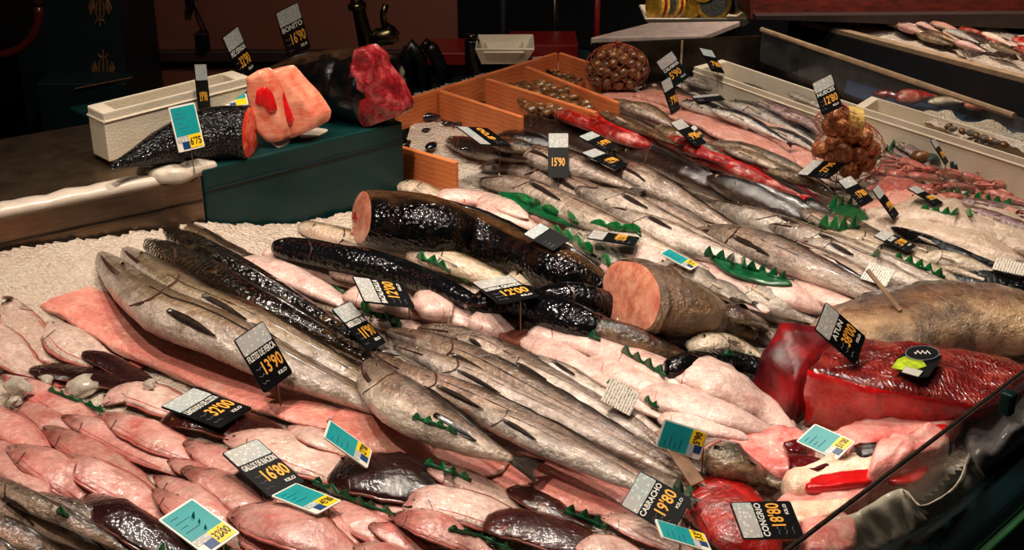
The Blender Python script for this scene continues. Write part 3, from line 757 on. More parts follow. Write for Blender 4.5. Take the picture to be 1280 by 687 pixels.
m_ = pa+(pb-pa)*.52; b = MB(); b.box(np.array([*m_[:2], (.865+ztop(pa, 54))/2])-np.array([0,.004,0]), (1,0,0), (0,1,0), (0,0,1), .003, .003, (ztop(pa, 54)-.87)/2); b.build('seam', M['rail'], r)
# glazed partition to the neighbouring stall
zg = ztop(pc, 165)
pe = P(1250, 205, Z0); ze = ztop(pe, 137)
zp = .5*(zs+ze)
r = empty('glazed_partition', np.array([*pb[:2], .86]), 'dark glazed partition with a pale top rail beyond the foam trays', 'partition')
wallseg('pane', pb, pb+(pe-pb)*1.5, .86, zp, M['glass'], .006, r)
MB().tube([np.array([*pb[:2], zp]), np.array([*(pb+(pe-pb)*1.02)[:2], zp])], .008, 8).build('top_rail', M['rail'], r)
wallseg('kick_plate', pb-GN*.0, pb+(pe-pb)*1.5, .86, .93, M['steeldark'], .004, r)
# ------------------------------------------------------------------ neighbouring stall beyond the partition
def slabpx(name, pts, z, th, mat, **k):
    return quadbox(name, [P(x, y, z) for x, y in pts], z-th, z, mat, **k)
slabpx('counter_neighbour', [(1040,175),(1420,260),(1480,190),(1290,112),(1060,95)][::1], .80, .5, M['bluestrip'], kind='structure')
slabpx('counter_far', [(985,30),(1400,135),(1600,90),(1290,20),(1000,-10)], .92, .6, M['steeldark'], kind='structure')
def icebed(name, pts, z, label):
    pp = [P(x, y, z) for x, y in pts]; n = 26; m = 10; V = []; Fc = []
    for i in range(n+1):
        for j in range(m+1):
            a = pp[0]+(pp[1]-pp[0])*i/n; c = pp[3]+(pp[2]-pp[3])*i/n; q = a+(c-a)*j/m
            V.append(q+np.array([0, 0, .03*mnoise.noise((q[0]*9, q[1]*9, 3))+.02*mnoise.noise((q[0]*30, q[1]*30, 7))]))
    for i in range(n):
        for j in range(m): a = i*(m+1)+j; Fc.append((a, a+m+1, a+m+2, a+1))
    o = mesh(name, V, Fc, M['ice']); tag(o, label, 'ice', None, 'stuff'); return o
icebed('crushed_ice', [(1150,146),(1340,205),(1360,180),(1160,136)], .83, 'strip of ice along the neighbouring stall behind the glazed partition')
icebed('crushed_ice', [(1030,36),(1330,112),(1400,60),(1040,8)], .94, 'sloping ice bed of the far stall under the red fascia')
wallseg('far_ledge', P(1003, 27, .95), P(1330, 112, .95), .938, .955, M['rail'], .03).__setitem__('kind', 'structure')
wallseg('far_counter_side', P(1003, 27, .95), P(1330, 112, .95), .3, .937, M['darkwall'], .03).__setitem__('kind', 'structure')
b = MB(); b.tube([PD(955, 55, 4.6), PD(1140, 60, 4.6)], .006, 6); b.build('thin_rail', M['rail']); bpy.context.scene.objects['thin_rail']['kind'] = 'structure'

# fascia board across the upper right
f0, f1 = PD(940, 2, 4.3), PD(1340, 8, 4.3)
b = MB(); v = []
for (x, y) in ((938,24),(1340,30),(1340,-60),(938,-60)): v.append(PD(x, y, 4.25))
v += [p+np.array([0,.5,0]) for p in v]
b.add(v, [(0,1,2,3),(7,6,5,4),(0,4,5,1),(1,5,6,2),(2,6,7,3),(3,7,4,0)]); o = b.build('trim_fascia', M['fascia']); o['kind'] = 'structure'
b = MB(); v = [PD(x, y, 4.2) for (x, y) in ((945,20),(1340,17),(1340,38),(945,24))]; v += [p+np.array([0,.06,0]) for p in v]
b.add(v, [(0,1,2,3),(7,6,5,4),(0,4,5,1),(1,5,6,2),(2,6,7,3),(3,7,4,0)]); o = b.build('trim_fascia_edge', plain('brown_edge_board', S(44,28,20), .6)); o['kind'] = 'structure'

# marble board on the steel panel, tray of tins on it
zt2 = ztop(pa, 54)-.012
mb = [P(742, 53, zt2), P(906, 49, zt2), P(926, 37, zt2), P(855, 34, zt2), P(800, 37, zt2)]
mb = [P(738, 55, zt2), P(880, 52, zt2), P(925, 34, zt2), P(812, 36, zt2)]
o = quadbox('marble_board', mb, zt2, zt2+.02, M['marble'], None); tag(o, 'pale marble board above the steel panel at the far end', 'board')
stand = quadbox('cabinet_body', [p+np.array([0,.02,0]) for p in mb], .0, zt2-.002, M['steeldark'], 'structure')
ty = 4.9
r = empty('tin_tray', PD(870, 30, ty), 'cream foam tray of round tins above the marble board', 'tray')
def trayx(xa, xb, y0, y1, Y, dep, mat, par, name):
    b = MB(); A = PD(xa+8, y1, Y); B = PD(xb-12, y1, Y); C = PD(xb, y0, Y-.02); D = PD(xa, y0, Y-.02); dv = np.array([0, dep, 0])
    b.add([A, B, C, D, A+dv, B+dv, C+dv+np.array([0,.03,0]), D+dv+np.array([0,.03,0])], [(0,1,2,3),(4,7,6,5),(0,4,5,1),(1,5,6,2),(3,7,4,0)])
    o = b.build(name, mat, par); mo = o.modifiers.new('s', 'SOLIDIFY'); mo.thickness = .006; return o
trayx(806, 942, 24, 33, ty-.1, .22, M['foam'], r, 'tray_shell')
quadbox('tray_stand', [PD(820,33,ty-.08), PD(925,33,ty-.08), PD(925,33,ty+.1), PD(820,33,ty+.1)], 0, PD(820,33,ty)[2]-.004, M['steeldark'], 'structure')
tins = [(822,7,20,0,'band'),(842,5,18,.1,'grey'),(866,6,18,.5,'yellow'),(893,3,24,.8,'grey'),(917,3,16,.9,'grey'),(846,-10,16,.3,'yellow'),(880,-14,18,.7,'yellow'),(930,2,14,1.0,'yellow')]
for i, (x, y, rr, yaw, kd) in enumerate(tins):
    c = PD(x, y, ty-.04+.02*(i % 3)); R = rr/F*ty*.92; ax = np.array([math.sin(yaw-1.1), -math.cos(yaw-1.1), .15]); ax /= np.linalg.norm(ax)
    r = empty('round_tin', c, None, 'tin', 'round tins on the foam tray')
    MB().tube([c-ax*R*.35, c-ax*R*.33, c+ax*R*.33, c+ax*R*.35], [R*.95, R, R, R*.95], 24).build('can_wall', M['tinyellow'], r, False)
    MB().tube([c-ax*R*.12, c+ax*R*.12], R*1.01, 24).build('printed_band', M['tinred'], r, False)
    MB().tube([c+ax*R*.3, c+ax*R*.37], R*.78, 24).build('lid', M['tingrey'] if kd == 'grey' else M['tinyellow'], r, False)
    REG.append((r, {'grey': 'round yellow tin with a grey patterned lid', 'band': 'round yellow tin with a red band', 'yellow': 'round plain yellow tin'}[kd], (x, y), 'round_tin'))

# ------------------------------------------------------------------ the stall's back: wall, cabinet, fittings
def pdbox(name, x0, y0, x1, y1, Y, dep, mat, parent=None, kind=None, bw=.004):
    b = MB(); A = [PD(x, y, Y) for x, y in ((x0,y1),(x1,y1),(x1,y0),(x0,y0))]
    X0, X1 = A[0][0], A[1][0]; Zb, Zt = A[0][2], A[3][2]
    b.hexa([np.array(p) for p in ((X0,Y,Zb),(X1,Y,Zb),(X1,Y+dep,Zb),(X0,Y+dep,Zb),(X0,Y,Zt),(X1,Y,Zt),(X1,Y+dep,Zt),(X0,Y+dep,Zt))])
    o = b.build(name, mat, parent); bevel(o, bw)
    if kind: o['kind'] = kind
    return o
pdbox('wall_rear', 120, -120, 577, 330, 4.4, .06, M['wallred'], kind='structure')
pdbox('trim_skirting', 196, 64, 577, 78, 4.36, .035, plain('dark_red_ledge', S(44,20,16), .6), kind='structure')
cab = empty('dark_teal_cabinet', PD(140, 300, 3.9), 'dark teal cabinet with gold stencilled flourishes beside the brown wall', 'cabinet')
pdbox('cabinet_body', 76, -100, 198, 420, 3.9, .4, M['tealdark'], cab)
pdbox('plinth_box', 92, 104, 196, 420, 3.75, .14, M['tealdark'], cab)
b = MB(); b.tube([PD(94, 111, 3.745), PD(165, 97, 3.745)], .003, 5).build('ledge_line', M['ornament'], cab)
def flourish(cx, cy, sgn):
    m = MB(); D = 3.895
    def arc(pts, r=.004): m.tube([PD(cx+x, cy+sgn*y, D) for x, y in pts], [r*.5]+[r]*(len(pts)-2)+[r*.4], 6)
    arc([(0,-22),(0,0),(0,16)], .004)
    for s in (-1, 1):
        arc([(s*2,16),(s*9,12),(s*13,2),(s*11,-6),(s*9,2),(s*7,12)], .006)
        arc([(s*2,14),(s*5,4),(s*5,-6),(s*2,-14)], .003)
        arc([(0,-12),(s*5,-14),(s*6,-18)], .003)
    return m.build('gold_flourish', M['ornament'], cab)
flourish(125, 12, -1); flourish(129, 84, 1)
pdbox('wall_side', -400, -150, 76, 420, 4.2, .06, M['darkwall'], kind='structure')
# round mirror with a red rim (top corner)
c = PD(-14, 8, 3.6); r = empty('round_mirror', c, 'round mirror with a dark red rim in the corner beside the dark wall', 'mirror')
rr = 62/F*3.6
b = MB(); n = 40; ring = [c+np.array([math.cos(2*PI*k/n)*rr, 0, math.sin(2*PI*k/n)*rr]) for k in range(n+1)]
b.tube(ring, .013, 10).build('rim', plain('dark_red_rim', S(76,16,14), .3), r, True)
MB().tube([c+np.array([0,.01,0]), c+np.array([0,.02,0])], rr, 40).build('mirror_disc', M['chrome'], r, False)
# hanging cable with dark fittings on the wall
r = empty('wall_cable', PD(250, 60, 4.36), 'thin cable hanging on the brown wall down to a dark fitting', 'cable')
MB().tube([PD(240,-10,4.38), PD(246,12,4.36), PD(256,35,4.36), PD(262,58,4.34)], .004, 6).build('cord', M['blackplastic'], r, True)
pdbox('fitting', 244, 42, 258, 60, 4.32, .06, M['blackplastic'], r)
pdbox('upper_clip', 231, -4, 239, 7, 4.33, .05, M['blackplastic'], r)
# brass valve assembly behind the bonito
Y = 3.6; r = empty('brass_valve', PD(468, 110, Y), 'tarnished brass valve with a bent pipe behind the bonito', 'valve')
MB().tube([PD(444,-10,Y), PD(447,6,Y), PD(452,28,Y), PD(458,52,Y), PD(462,72,Y)], [.016,.018,.02,.024,.024], 14).build('main_pipe', M['brass'], r, True)
MB().tube([PD(446,4,Y), PD(447,11,Y)], .026, 14).build('pipe_collar', M['brass'], r, True)
MB().tube([PD(462,52,Y), PD(474,46,Y), PD(488,44,Y), PD(496,42,Y)], [.02,.026,.026,.02], 14).build('side_branch', M['brass'], r, True)
MB().tube([PD(482,6,Y), PD(479,18,Y), PD(480,30,Y), PD(490,36,Y), PD(497,44,Y)], .010, 10).build('bent_lever', M['brass'], r, True)
MB().tube([PD(470,84,Y), PD(484,80,Y), PD(496,86,Y), PD(494,100,Y)], [.03,.034,.03,.02], 14).build('elbow', M['brass'], r, True)
for x in (470, 478, 486): MB().tube([PD(x,38,Y-.01), PD(x+3,56,Y-.01)], .005, 6).build('ring', M['brass'], r, True)
# black dispensers and a red shelf
pdbox('trim_red_shelf', 526, 66, 640, 82, 3.95, .2, M['redtray'], kind='structure')
pdbox('counter_vendor_side', 500, 84, 720, 240, 3.98, .3, M['blackplastic'], kind='structure')
for nm, pts, rad, lb in (('black_bottle', [(512,112),(508,70),(514,58),(524,72),(530,108)], .024, 'black curved dispenser handle beside the brass valve'),
                     ('black_bottle', [(558,100),(548,78),(540,62),(535,58)], .022, 'black bottle leaning in front of the red shelf'),
                     ('black_canister', [(591,92),(590,52),(590,50)], .023, 'upright black canister in front of the white bowl')):
    q = [PD(x, y, 3.85) for x, y in pts]; r = empty(nm, q[0], lb, 'bottle'); MB().tube(q, rad, 14).build('bottle_body', M['blackplastic'], r, True)
    MB().tube([q[-1], q[-1]+(q[-1]-q[-2])/np.linalg.norm(q[-1]-q[-2])*.02], rad*.8, 14).build('cap', M['steeldark'], r, True)
r = empty('white_bowl', PD(630, 84, 3.75), 'shallow white foam tray lying before the red shelf', 'tray')
trayx(594, 668, 62, 80, 3.75, .16, M['foam'], r, 'tray_shell'); trayx(604, 655, 66, 78, 3.748, .1, M['foam'], r, 'inner_lip')
pdbox('trim_red_ledge', 636, 56, 722, 90, 4.1, .2, M['redtray'], kind='structure')
for x, m_, lb in ((629,'darkwall','dark upright pole above the red shelf'), (693,'chrome','metal pole rising behind the wooden crates'), (745,'redtray','thin red pole beside the marble board')):
    a = PD(x-3, -60, 4.6); z = PD(x, 62, 4.6); o = MB().tube([np.array([z[0], 4.6, z[2]-.25]), np.array([z[0], 4.6, a[2]])], .011, 10).build('pole', M[m_], None, True); tag(o, lb, 'pole')

# ------------------------------------------------------------------ wooden crate with compartments
zc = Z0+.075
cr = empty('wooden_crate', P(600, 160, Z0), 'orange pine crate with compartments at the far end of the counter', 'crate')
def board(nm, a, b_, h=.08, th=.014, mat='wood'):
    A, B = P(*a, zc), P(*b_, zc); d = (B-A)/np.linalg.norm(B-A); n = np.array([-d[1], d[0], 0])
    m = MB(); m.hexa([np.array([*(x)[:2], z]) for z in (zc-h, zc) for x in (A, B, B+n*th, A+n*th)])
    return bevel(m.build(nm, M[mat], cr), .0025)
board('back_board', (497, 128), (698, 66))
board('divider', (548, 113), (650, 146)); board('divider', (606, 98), (742, 140)); board('divider', (656, 83), (770, 128))
board('end_board', (698, 66), (752, 84), mat='wood')
board('near_board', (498, 183), (568, 203), .085)
# ------------------------------------------------------------------ lumps and blocks
def lump(name, pts, h, mat, parent=None, zb=None, label=None, cat=None, prof=None, amp=.45, n=48, desc=None, put=True, rag=0.0, group=None, tilt=0.0, th=None):
    """a slab or lump: outline given in photo pixels (its rim), rising h"""
    c = np.mean(np.array(pts, float), axis=0)
    if zb is None:
        zs = []
        for x, y in pts:
            q = surf(x, y); zs.append(q[2])
        zb = float(np.median(zs))
    px = catmull(list(pts)+[pts[0]], n+1)[:-1]
    O = np.array([P(x, y, zb+h*.5) for x, y in px]); O[:, 2] = zb
    if rag: 
        for i in range(n): O[i] += (O[i]-O.mean(axis=0))*rag*mnoise.noise((i*.9, 4, c[0]))
    C = O.mean(axis=0); prof = prof or [(.96,-.15),(1,.3),(.985,.7),(.94,.95),(.82,1.04),(.55,1.0),(.28,1.03)]
    V = []; Fc = []; sd = random.random()*40
    for s, hh in prof:
        for i in range(n):
            q = C+(O[i]-C)*s; k = mnoise.noise((q[0]*18+sd, q[1]*18, 1))*amp + mnoise.noise((q[0]*60+sd, q[1]*60, 5))*amp*.35
            V.append(np.array([q[0], q[1], zb+h*(hh+(k if hh > .3 else 0)) + tilt*((q-C)@UD)]))
    m = len(prof)
    for r in range(m-1):
        for i in range(n): Fc.append((r*n+i, r*n+(i+1) % n, (r+1)*n+(i+1) % n, (r+1)*n+i))
    V.append(np.mean(V[-n:], axis=0)); e = len(V)-1
    for i in range(n): Fc.append(((m-1)*n+i, (m-1)*n+(i+1) % n, e))
    Fc.append(tuple(range(n))[::-1])
    if put:
        for s in np.linspace(.05, 1, 12): hput(np.stack([*(C+(O-C)*s)[:, :2].T, np.full(n, zb+h*np.interp(s, [.3,.76,1], [1,.95,.4]))], 1))
    if parent is None and label is None and desc is None: return None
    if parent is None:
        r = empty(name, C, label, cat, group); o = mesh('flesh', V, Fc, M[mat], r)
        if desc: REG.append((r, desc, c, name))
        return r
    return mesh(name, V, Fc, M[mat], parent)

import bmesh
def hull(name, pts, mats, parent, bw=.012, up=.45, sub=1, disp=.0):
    bm = bmesh.new(); C = np.array(parent.location)
    for p in pts: bm.verts.new(Vector(np.asarray(p)-C))
    bmesh.ops.convex_hull(bm, input=bm.verts); bmesh.ops.recalc_face_normals(bm, faces=bm.faces)
    bmesh.ops.subdivide_edges(bm, edges=bm.edges, cuts=5, use_grid_fill=True)
    for v in bm.verts:
        k = mnoise.noise(Vector((v.co.x*22, v.co.y*22, v.co.z*22+disp*99)))*disp; v.co += v.normal*k
    me = bpy.data.meshes.new(name)
    for m in mats: me.materials.append(m)
    for f in bm.faces: f.material_index = 1 if len(mats) > 1 and f.normal.z > up else 0; f.smooth = True
    bm.to_mesh(me); bm.free()
    o = bpy.data.objects.new(name, me); col.objects.link(o); o.parent = parent
    return o

# ------------------------------------------------------------------ kinds of fish
def hake(w, pts, d='silver hake', mat='hake', roll=-38, **k):
    roll += random.uniform(-22, 18); w *= random.uniform(.92, 1.08)
    a = dict(prof='hake', hr=.72, eye=(.085, 1.0, .13), mouth=(.12, 1.75), gill=(.2,), pect=(.25, 1.7, .13, 'fin'), tail=(.55, .75, 'fin', .25), lat='fin' , dorsal=(.3, .8, .16, 'fin')); a.update(k)
    return fish('hake', mat, w, pts, d, roll=roll, **a)
def megrim(w, pts, d='pink megrim', mat='megrim', **k):
    a = dict(prof='flat', hr=.26, eye=(.07, .55, .07), mouth=(.05, 1.2), gill=(.17,), fringe=(.08, .93, .16, 'finpink'), tail=(.35, .45, 'finpink', 0), roll=random.choice((-25, 20)), maxlift=.035, lat='finpink'); a.update(k)
    return fish('megrim', mat, w, pts, d, **a)
def pale(w, pts, d='pale skinned whole fish', **k):
    a = dict(prof='skin', hr=.42, roll=-20, gill=(.12, 'gillred'), maxlift=.035, nv=14); a.update(k)
    return fish('skinned_fish', 'skinned', w, pts, d, **a)
def sole(w, pts, d='dark maroon sole', mat='sole', **k):
    a = dict(prof='oval', hr=.24, roll=0, eye=(.08, .6, .06), mouth=(.06, 1.1), gill=(.17,), fringe=(.06, .95, .12, 'fringe'), tail=(.3, .5, 'fin', 0), maxlift=.04); a.update(k)
    return fish('sole', mat, w, pts, d, **a)
def fillet(w, pts, d, mat='fillet', **k):
    if mat == 'fillet3': k.setdefault('hr', .3)
    a = dict(prof='slab', hr=.15, roll=0, maxlift=.03, wig=.10, nu=34, nv=18, lat='finpale', sq=.62); a.update(k)
    return fish('fillet', mat, w, pts, d, **a)
def eel(w, pts, d='glossy black fish', mat='black', **k):
    a = dict(prof='eel', hr=.85, roll=-30, eye=(.05, 1.0, .1), mouth=(.07, 1.7), gill=(.16,), nu=34, nv=22, wig=.03, tail=(.35, .4, 'finblack', .1), dorsal=(.3, .9, .1, 'finblack')); a.update(k)
    return fish('black_fish', mat, w, pts, d, **a)
def small(nm, w, pts, d, mat, **k):
    a = dict(prof='bass', hr=.6, roll=-50, eye=(.1, 1.1, .16), gill=(.24,), tail=(.5, .8, 'fin', .45), nu=20, nv=12, pect=(.28, 1.6, .14, 'finpale')); a.update(k)
    return fish(nm, mat, w, pts, d, **a)

# ================================================================== things on the raised box (fixed heights)
BT = Z0+BH
fish('scaly_fish', 'black', 56, [(326,160),(290,163),(240,172),(190,192),(150,212)], '', hr=.9, prof='cut', zfix=BT+.035, roll=-20, wig=.02, cutface=('cutorange',), dorsal=(.4,.8,.1,'finblack'), tail=(.3,.4,'finblack',.2), label='black scaly fish with an orange-red cut face beside the swordfish steaks')['x'] if False else None
f = fish('scaly_fish', 'blackscaly', 72, [(312,166),(285,166),(245,172),(200,186),(140,208)], '', hr=.9, prof='tail', zfix=BT+.045, roll=-20, wig=.02, cutface=('cutorange',), label='black scaly fish with an orange-red cut face on the teal box'); f.root['category'] = 'fish'
f = fish('bonito', 'blacksmooth', 92, [(474,112),(440,106),(400,104),(360,104),(325,108),(290,118)], '', hr=.85, prof='tail', zfix=BT+.07, roll=10, wig=.02, label='large black bonito with a ragged dark red cut end on the teal box'); f.root['category'] = 'fish'
r0 = f.root
def pdblock(name, pts, Y, dep, mat, parent, disp=.006):
    a = [PD(x, y, Y) for x, y in pts]; bk = [p+np.array([.012, dep, .004]) for p in a]
    return hull(name, a+bk, [M[mat]], parent, disp=disp)
def chop(name, pts, Y, dep, mat, parent, amp=.003, n=60):
    """thick slice standing up: outline in pixels at depth Y, bulging front, real thickness"""
    L_ = np.array(list(pts)+[pts[0]], float); dl = np.concatenate([[0], np.cumsum(np.linalg.norm(np.diff(L_, axis=0), axis=1))])
    pxl = np.stack([np.interp(np.linspace(0, dl[-1], n+1)[:-1], dl, L_[:, k]) for k in (0, 1)], 1); px = .35*catmull(list(pts)+[pts[0]], n+1)[:-1]+.65*pxl
    O = np.array([PD(x, y, Y) for x, y in px]); C = O.mean(axis=0); V = []; Fc = []
    prof = [(.98, dep), (1.0, dep*.5), (1.0, .0), (.97, -.004), (.8, -.006), (.5, -.007), (.25, -.007)]
    for s, d in prof:
        for i in range(n):
            q = C+(O[i]-C)*s; V.append(q+np.array([d*.5, d+(amp*mnoise.noise((q[0]*30, q[2]*30, 3))+amp*.5*mnoise.noise((q[0]*80, q[2]*80, 8)))*(1 if d < 0 else 0), 0]))
    for r in range(len(prof)-1):
        for i in range(n): Fc.append((r*n+i, r*n+(i+1) % n, (r+1)*n+(i+1) % n, (r+1)*n+i))
    Fc.append(tuple(range(n))); Fc.append(tuple(range((len(prof)-1)*n, len(prof)*n)))
    return mesh(name, V, Fc, M[mat], parent)
Yb = float(P(470, 158, BT)[1])
chop('cut_end', [(443,62),(453,60),(468,72),(472,86),(490,108),(502,134),(500,144),(478,152),(456,160),(440,140),(436,120),(437,90)], Yb-.01, .05, 'cutred', r0, .012)
Ys = float(P(350, 180, BT)[1])
r = empty('fish_steak', P(368, 176, BT), 'thick orange-pink swordfish steak beside the bonito', 'fish steak')
chop('flesh', [(332,90),(348,88),(366,108),(380,122),(396,146),(393,160),(362,174),(352,160),(342,120)], Ys, .05, 'steak', r)
r = empty('fish_steak', P(335, 182, BT), 'orange-pink swordfish steak standing before the thicker one', 'fish steak')
chop('flesh', [(309,96),(324,87),(334,92),(346,118),(354,158),(353,176),(336,178),(318,160),(310,120)], Ys-.03, .025, 'steak', r)
chop('blood_line', [(336,92),(344,98),(356,120),(366,150),(362,158),(352,134),(342,108)], Ys-.010, .008, 'redslit', bpy.context.scene.objects['fish_steak'])
chop('blood_patch', [(322,112),(332,108),(340,118),(346,138),(338,142),(330,132),(320,128)], Ys-.037, .006, 'redslit', r)
for pts, lb in (([(372,166),(392,160),(410,162),(396,170),(378,172)], 'scrap of white paper under the swordfish steak on the teal box'), ([(336,176),(352,172),(364,176),(348,184)], 'small white paper scrap under the front swordfish steak')):
    o = lump('paper_scrap', pts, .003, 'whiteplastic', zb=BT, label=lb, cat='paper', put=False)
lump('plastic_bag', [(170,214),(196,206),(214,204),(238,196),(262,200),(272,206),(250,212),(226,222),(196,222)], .02, 'whiteplastic', zb=BT-.008, label='crumpled white plastic under the black scaly fish', cat='plastic bag', put=False, amp=.7)

# ================================================================== lower-left: big pale flatfish on ice, soles, hakes
NFp = dict(mat='ice_fish', fringe=None, lat='finpink')
megrim(46, [(8,370),(22,398),(52,434),(100,462)], 'greyish pale flatfish half in ice', mat='ice_fish')
megrim(44, [(-25,395),(0,425),(25,452),(70,476)], 'greyish pale flatfish half in ice', mat='ice_fish')
megrim(44, [(64,400),(84,424),(118,446),(160,455)], 'greyish pale flatfish half in ice', mat='ice_fish')
# perch fillets
fillet(66, [(60,364),(110,384),(170,420),(240,450),(330,486),(432,528)], 'long salmon-pink perch fillet', wprof=[(0,1.1),(.2,.9),(.4,.85),(.65,.95),(1,1.05)])
sole(24, [(104,440),(132,450),(165,468),(198,484)], 'flat-cut maroon sole', mat='soledark', eye=None, mouth=None)
sole(25, [(38,463),(76,464),(120,472),(178,488)], 'slim dark sole', mat='soledark')
fillet(58, [(606,582),(655,590),(725,610),(800,637)], 'short salmon-pink perch fillet')
fillet(58, [(420,528),(480,538),(555,562),(620,588)], 'middle salmon-pink perch fillet')
# large hakes
hake(34, [(212,275),(243,294),(290,326),(350,352),(430,392)], 'golden-brown hake with an open mouth', roll=-50)
hake(34, [(170,288),(206,291),(262,318),(332,356),(402,397),(474,440)], 'dark-backed hake', mat='hakedark', roll=-10)
hake(34, [(154,303),(196,309),(250,336),(320,376),(396,414),(480,462)], 'dark-backed hake', mat='hakedark', roll=-15)
hake(50, [(150,308),(180,332),(235,372),(306,402),(392,444),(512,510)], 'thick silver hake', roll=-48, pect=(.34,1.5,.12,'fin'))
hake(62, [(125,316),(152,348),(203,388),(270,414),(360,460),(525,530)], 'thick silver hake', roll=-58, pect=(.30,1.9,.13,'fin'))
# striped bunch in the bottom corner
for w_, pp in ((36,[(-50,580),(10,610),(80,645),(170,695)]),(34,[(-55,612),(10,635),(80,665),(150,705)]),(34,[(-60,640),(0,660),(60,690),(110,720)]),(30,[(40,618),(95,640),(160,664),(235,700)]),(32,[(-60,670),(-10,685),(40,705)]),(28,[(-30,590),(30,622),(100,655),(180,700)])):
    hake(w_, pp, 'striped brown hake', mat='mottled', lat=None, roll=-30)
# megrims, back row first
G = 'megrims spread over the near part of the counter'
megrim(40, [(128,504),(165,490),(210,506),(256,532)], 'cream-coloured megrim with wet highlights', mat='paleflat')
for w_, pp in ((34,[(2,469),(45,488),(98,520),(150,552)]),(34,[(12,496),(45,516),(85,545),(118,574)]),(36,[(-45,522),(0,545),(36,575),(64,606)]),
    (36,[(78,519),(120,535),(172,562),(236,598)]),(38,[(126,516),(165,532),(212,556),(268,584)]),(40,[(56,532),(92,554),(140,584),(200,618)]),(40,[(-50,500),(-10,520),(30,545),(70,585)]),
    (46,[(-35,545),(0,566),(34,596),(64,628)]),(48,[(12,556),(46,572),(90,604),(146,648)]),(46,[(75,567),(112,588),(165,618),(224,660)]),(36,[(231,551),(260,566),(302,592),(346,616)]),
    (24,[(212,573),(240,586),(284,606)]),(42,[(229,584),(264,600),(308,630),(356,656)]),(36,[(194,594),(226,612),(266,640),(306,668)]),(32,[(192,610),(215,628),(252,656),(296,686)])):
    megrim(w_, pp)
sole(48, [(108,620),(140,640),(188,670),(250,712)], 'plump dark maroon sole', mat='soledark', hr=.34)
sole(42, [(204,524),(246,520),(300,532),(366,556)], 'maroon sole with orange flecks')
megrim(54, [(282,546),(338,556),(398,580),(446,612)], 'broad cream megrim', mat='paleflat')
megrim(26, [(362,532),(390,544),(430,568)], 'small cream megrim', mat='paleflat')
for w_, pp in ((40,[(430,610),(470,628),(522,652),(570,672)]),(40,[(388,622),(430,640),(482,670),(530,704)]),(38,[(300,668),(330,676),(370,696)]),(40,[(330,615),(365,630),(410,655),(450,680)])):
    megrim(w_, pp)
megrim(60, [(286,641),(330,646),(392,670),(456,700)], 'large pink megrim with a white gloss', hr=.32)
sole(64, [(415,592),(456,590),(512,600),(580,616)], 'broad glossy dark sole', mat='soledark', hr=.28)
megrim(32, [(535,584),(572,598),(622,620),(660,642)], 'narrow cream megrim', mat='paleflat')
sole(28, [(637,609),(666,622),(700,640),(735,656)], 'slim maroon sole with orange flecks')
megrim(46, [(507,630),(546,626),(602,640),(664,668)], 'rounded cream megrim', mat='paleflat', prof='oval')
megrim(28, [(462,655),(490,666),(545,697)]); megrim(38, [(488,642),(528,650),(572,671),(626,702)]); megrim(30, [(442,682),(480,691),(545,718)])
sole(46, [(605,655),(652,656),(712,674),(770,704)], 'broad maroon sole with orange flecks')
megrim(32, [(752,645),(786,654),(832,674),(876,700)], 'cream megrim', mat='paleflat'); megrim(28, [(720,684),(762,682),(815,704)], 'cream megrim', mat='paleflat')

# ================================================================== middle: skinned fish, black fish, hake bunch
for w_, pp in ((28,[(304,326),(340,336),(390,358),(446,388)]),(26,[(334,312),(376,328),(424,346),(476,366)]),(28,[(430,382),(480,398),(545,424)]),(28,[(418,336),(460,344),(522,364),(566,380)]),(30,[(440,366),(490,378),(560,402)]),
    (46,[(520,380),(560,384),(604,404),(640,430)])):
    pale(w_, pp)
f = pale(38, [(596,400),(632,414),(668,434),(690,452)], 'thick block-cut skinned piece', prof='chunk', sq=.6, hr=.6)
lump('cut_side', [(628,404),(650,412),(680,430),(684,440),(664,440),(640,430),(622,418)], .012, 'fringe', f.root, zb=float(f.p[10][2]+.004), put=False)
small('whiting', 28, [(378,283),(420,296),(480,312),(562,334),(600,352)], 'pale round-nosed fish with a green back', 'pale', prof='eel', roll=-40, tail=None, hr=.75)
small('whiting', 26, [(504,232),(530,240),(560,254),(590,268)], 'cream fish poking out behind the black fish', 'pale', prof='eel', tail=None)
small('whiting', 30, [(514,316),(560,326),(612,346),(660,368)], 'pale fish', 'pale', prof='eel', tail=None)
small('whiting', 28, [(634,350),(684,354),(736,374)], 'pale fish', 'pale', prof='eel', tail=None)
f = eel(84, [(452,272),(490,276),(545,285),(620,305),(700,338),(775,372)], '', 'blackmot', prof='tail', label='largest black fish, thick and brown-backed, with a pink cut end', hr=.8, roll=-30, eye=None, mouth=None, gill=None, cutface=('cutpink',), shear=.95, maxlift=.03, wprof=[(0,.85),(.25,1),(.6,.86),(1,2.6)])
f.root['category'] = 'fish'
lump('skin_flap', [(438,290),(450,268),(475,254),(505,250),(520,258),(490,270),(462,292)], .012, 'cutpink', f.root, zb=Z0+.038, put=False)
lump('gill_flesh', [(440,272),(446,258),(460,250),(478,256),(470,264),(450,274)], .014, 'cutred', f.root, zb=Z0+.07, put=False)
lump('jaw', [(468,254),(480,246),(498,244),(512,250),(500,256),(480,258)], .02, 'fin', f.root, zb=Z0+.08, put=False)
eel(36, [(344,308),(400,317),(480,334),(552,360),(622,392)])
eel(40, [(668,376),(720,372),(792,396),(852,426),(900,458)])
eel(44, [(590,383),(642,375),(704,396),(775,424),(860,452)])
eel(32, [(724,412),(762,414),(822,436),(890,462)], 'olive-backed fish with a pinkish head', 'olive')
small('whiting', 34, [(770,382),(812,396),(850,420),(890,444)], 'white-bellied silver fish', 'bass', prof='hake', tail=None)
eel(36, [(832,466),(880,454),(945,462),(1000,480)], 'glossy black fish disappearing behind the tuna block')
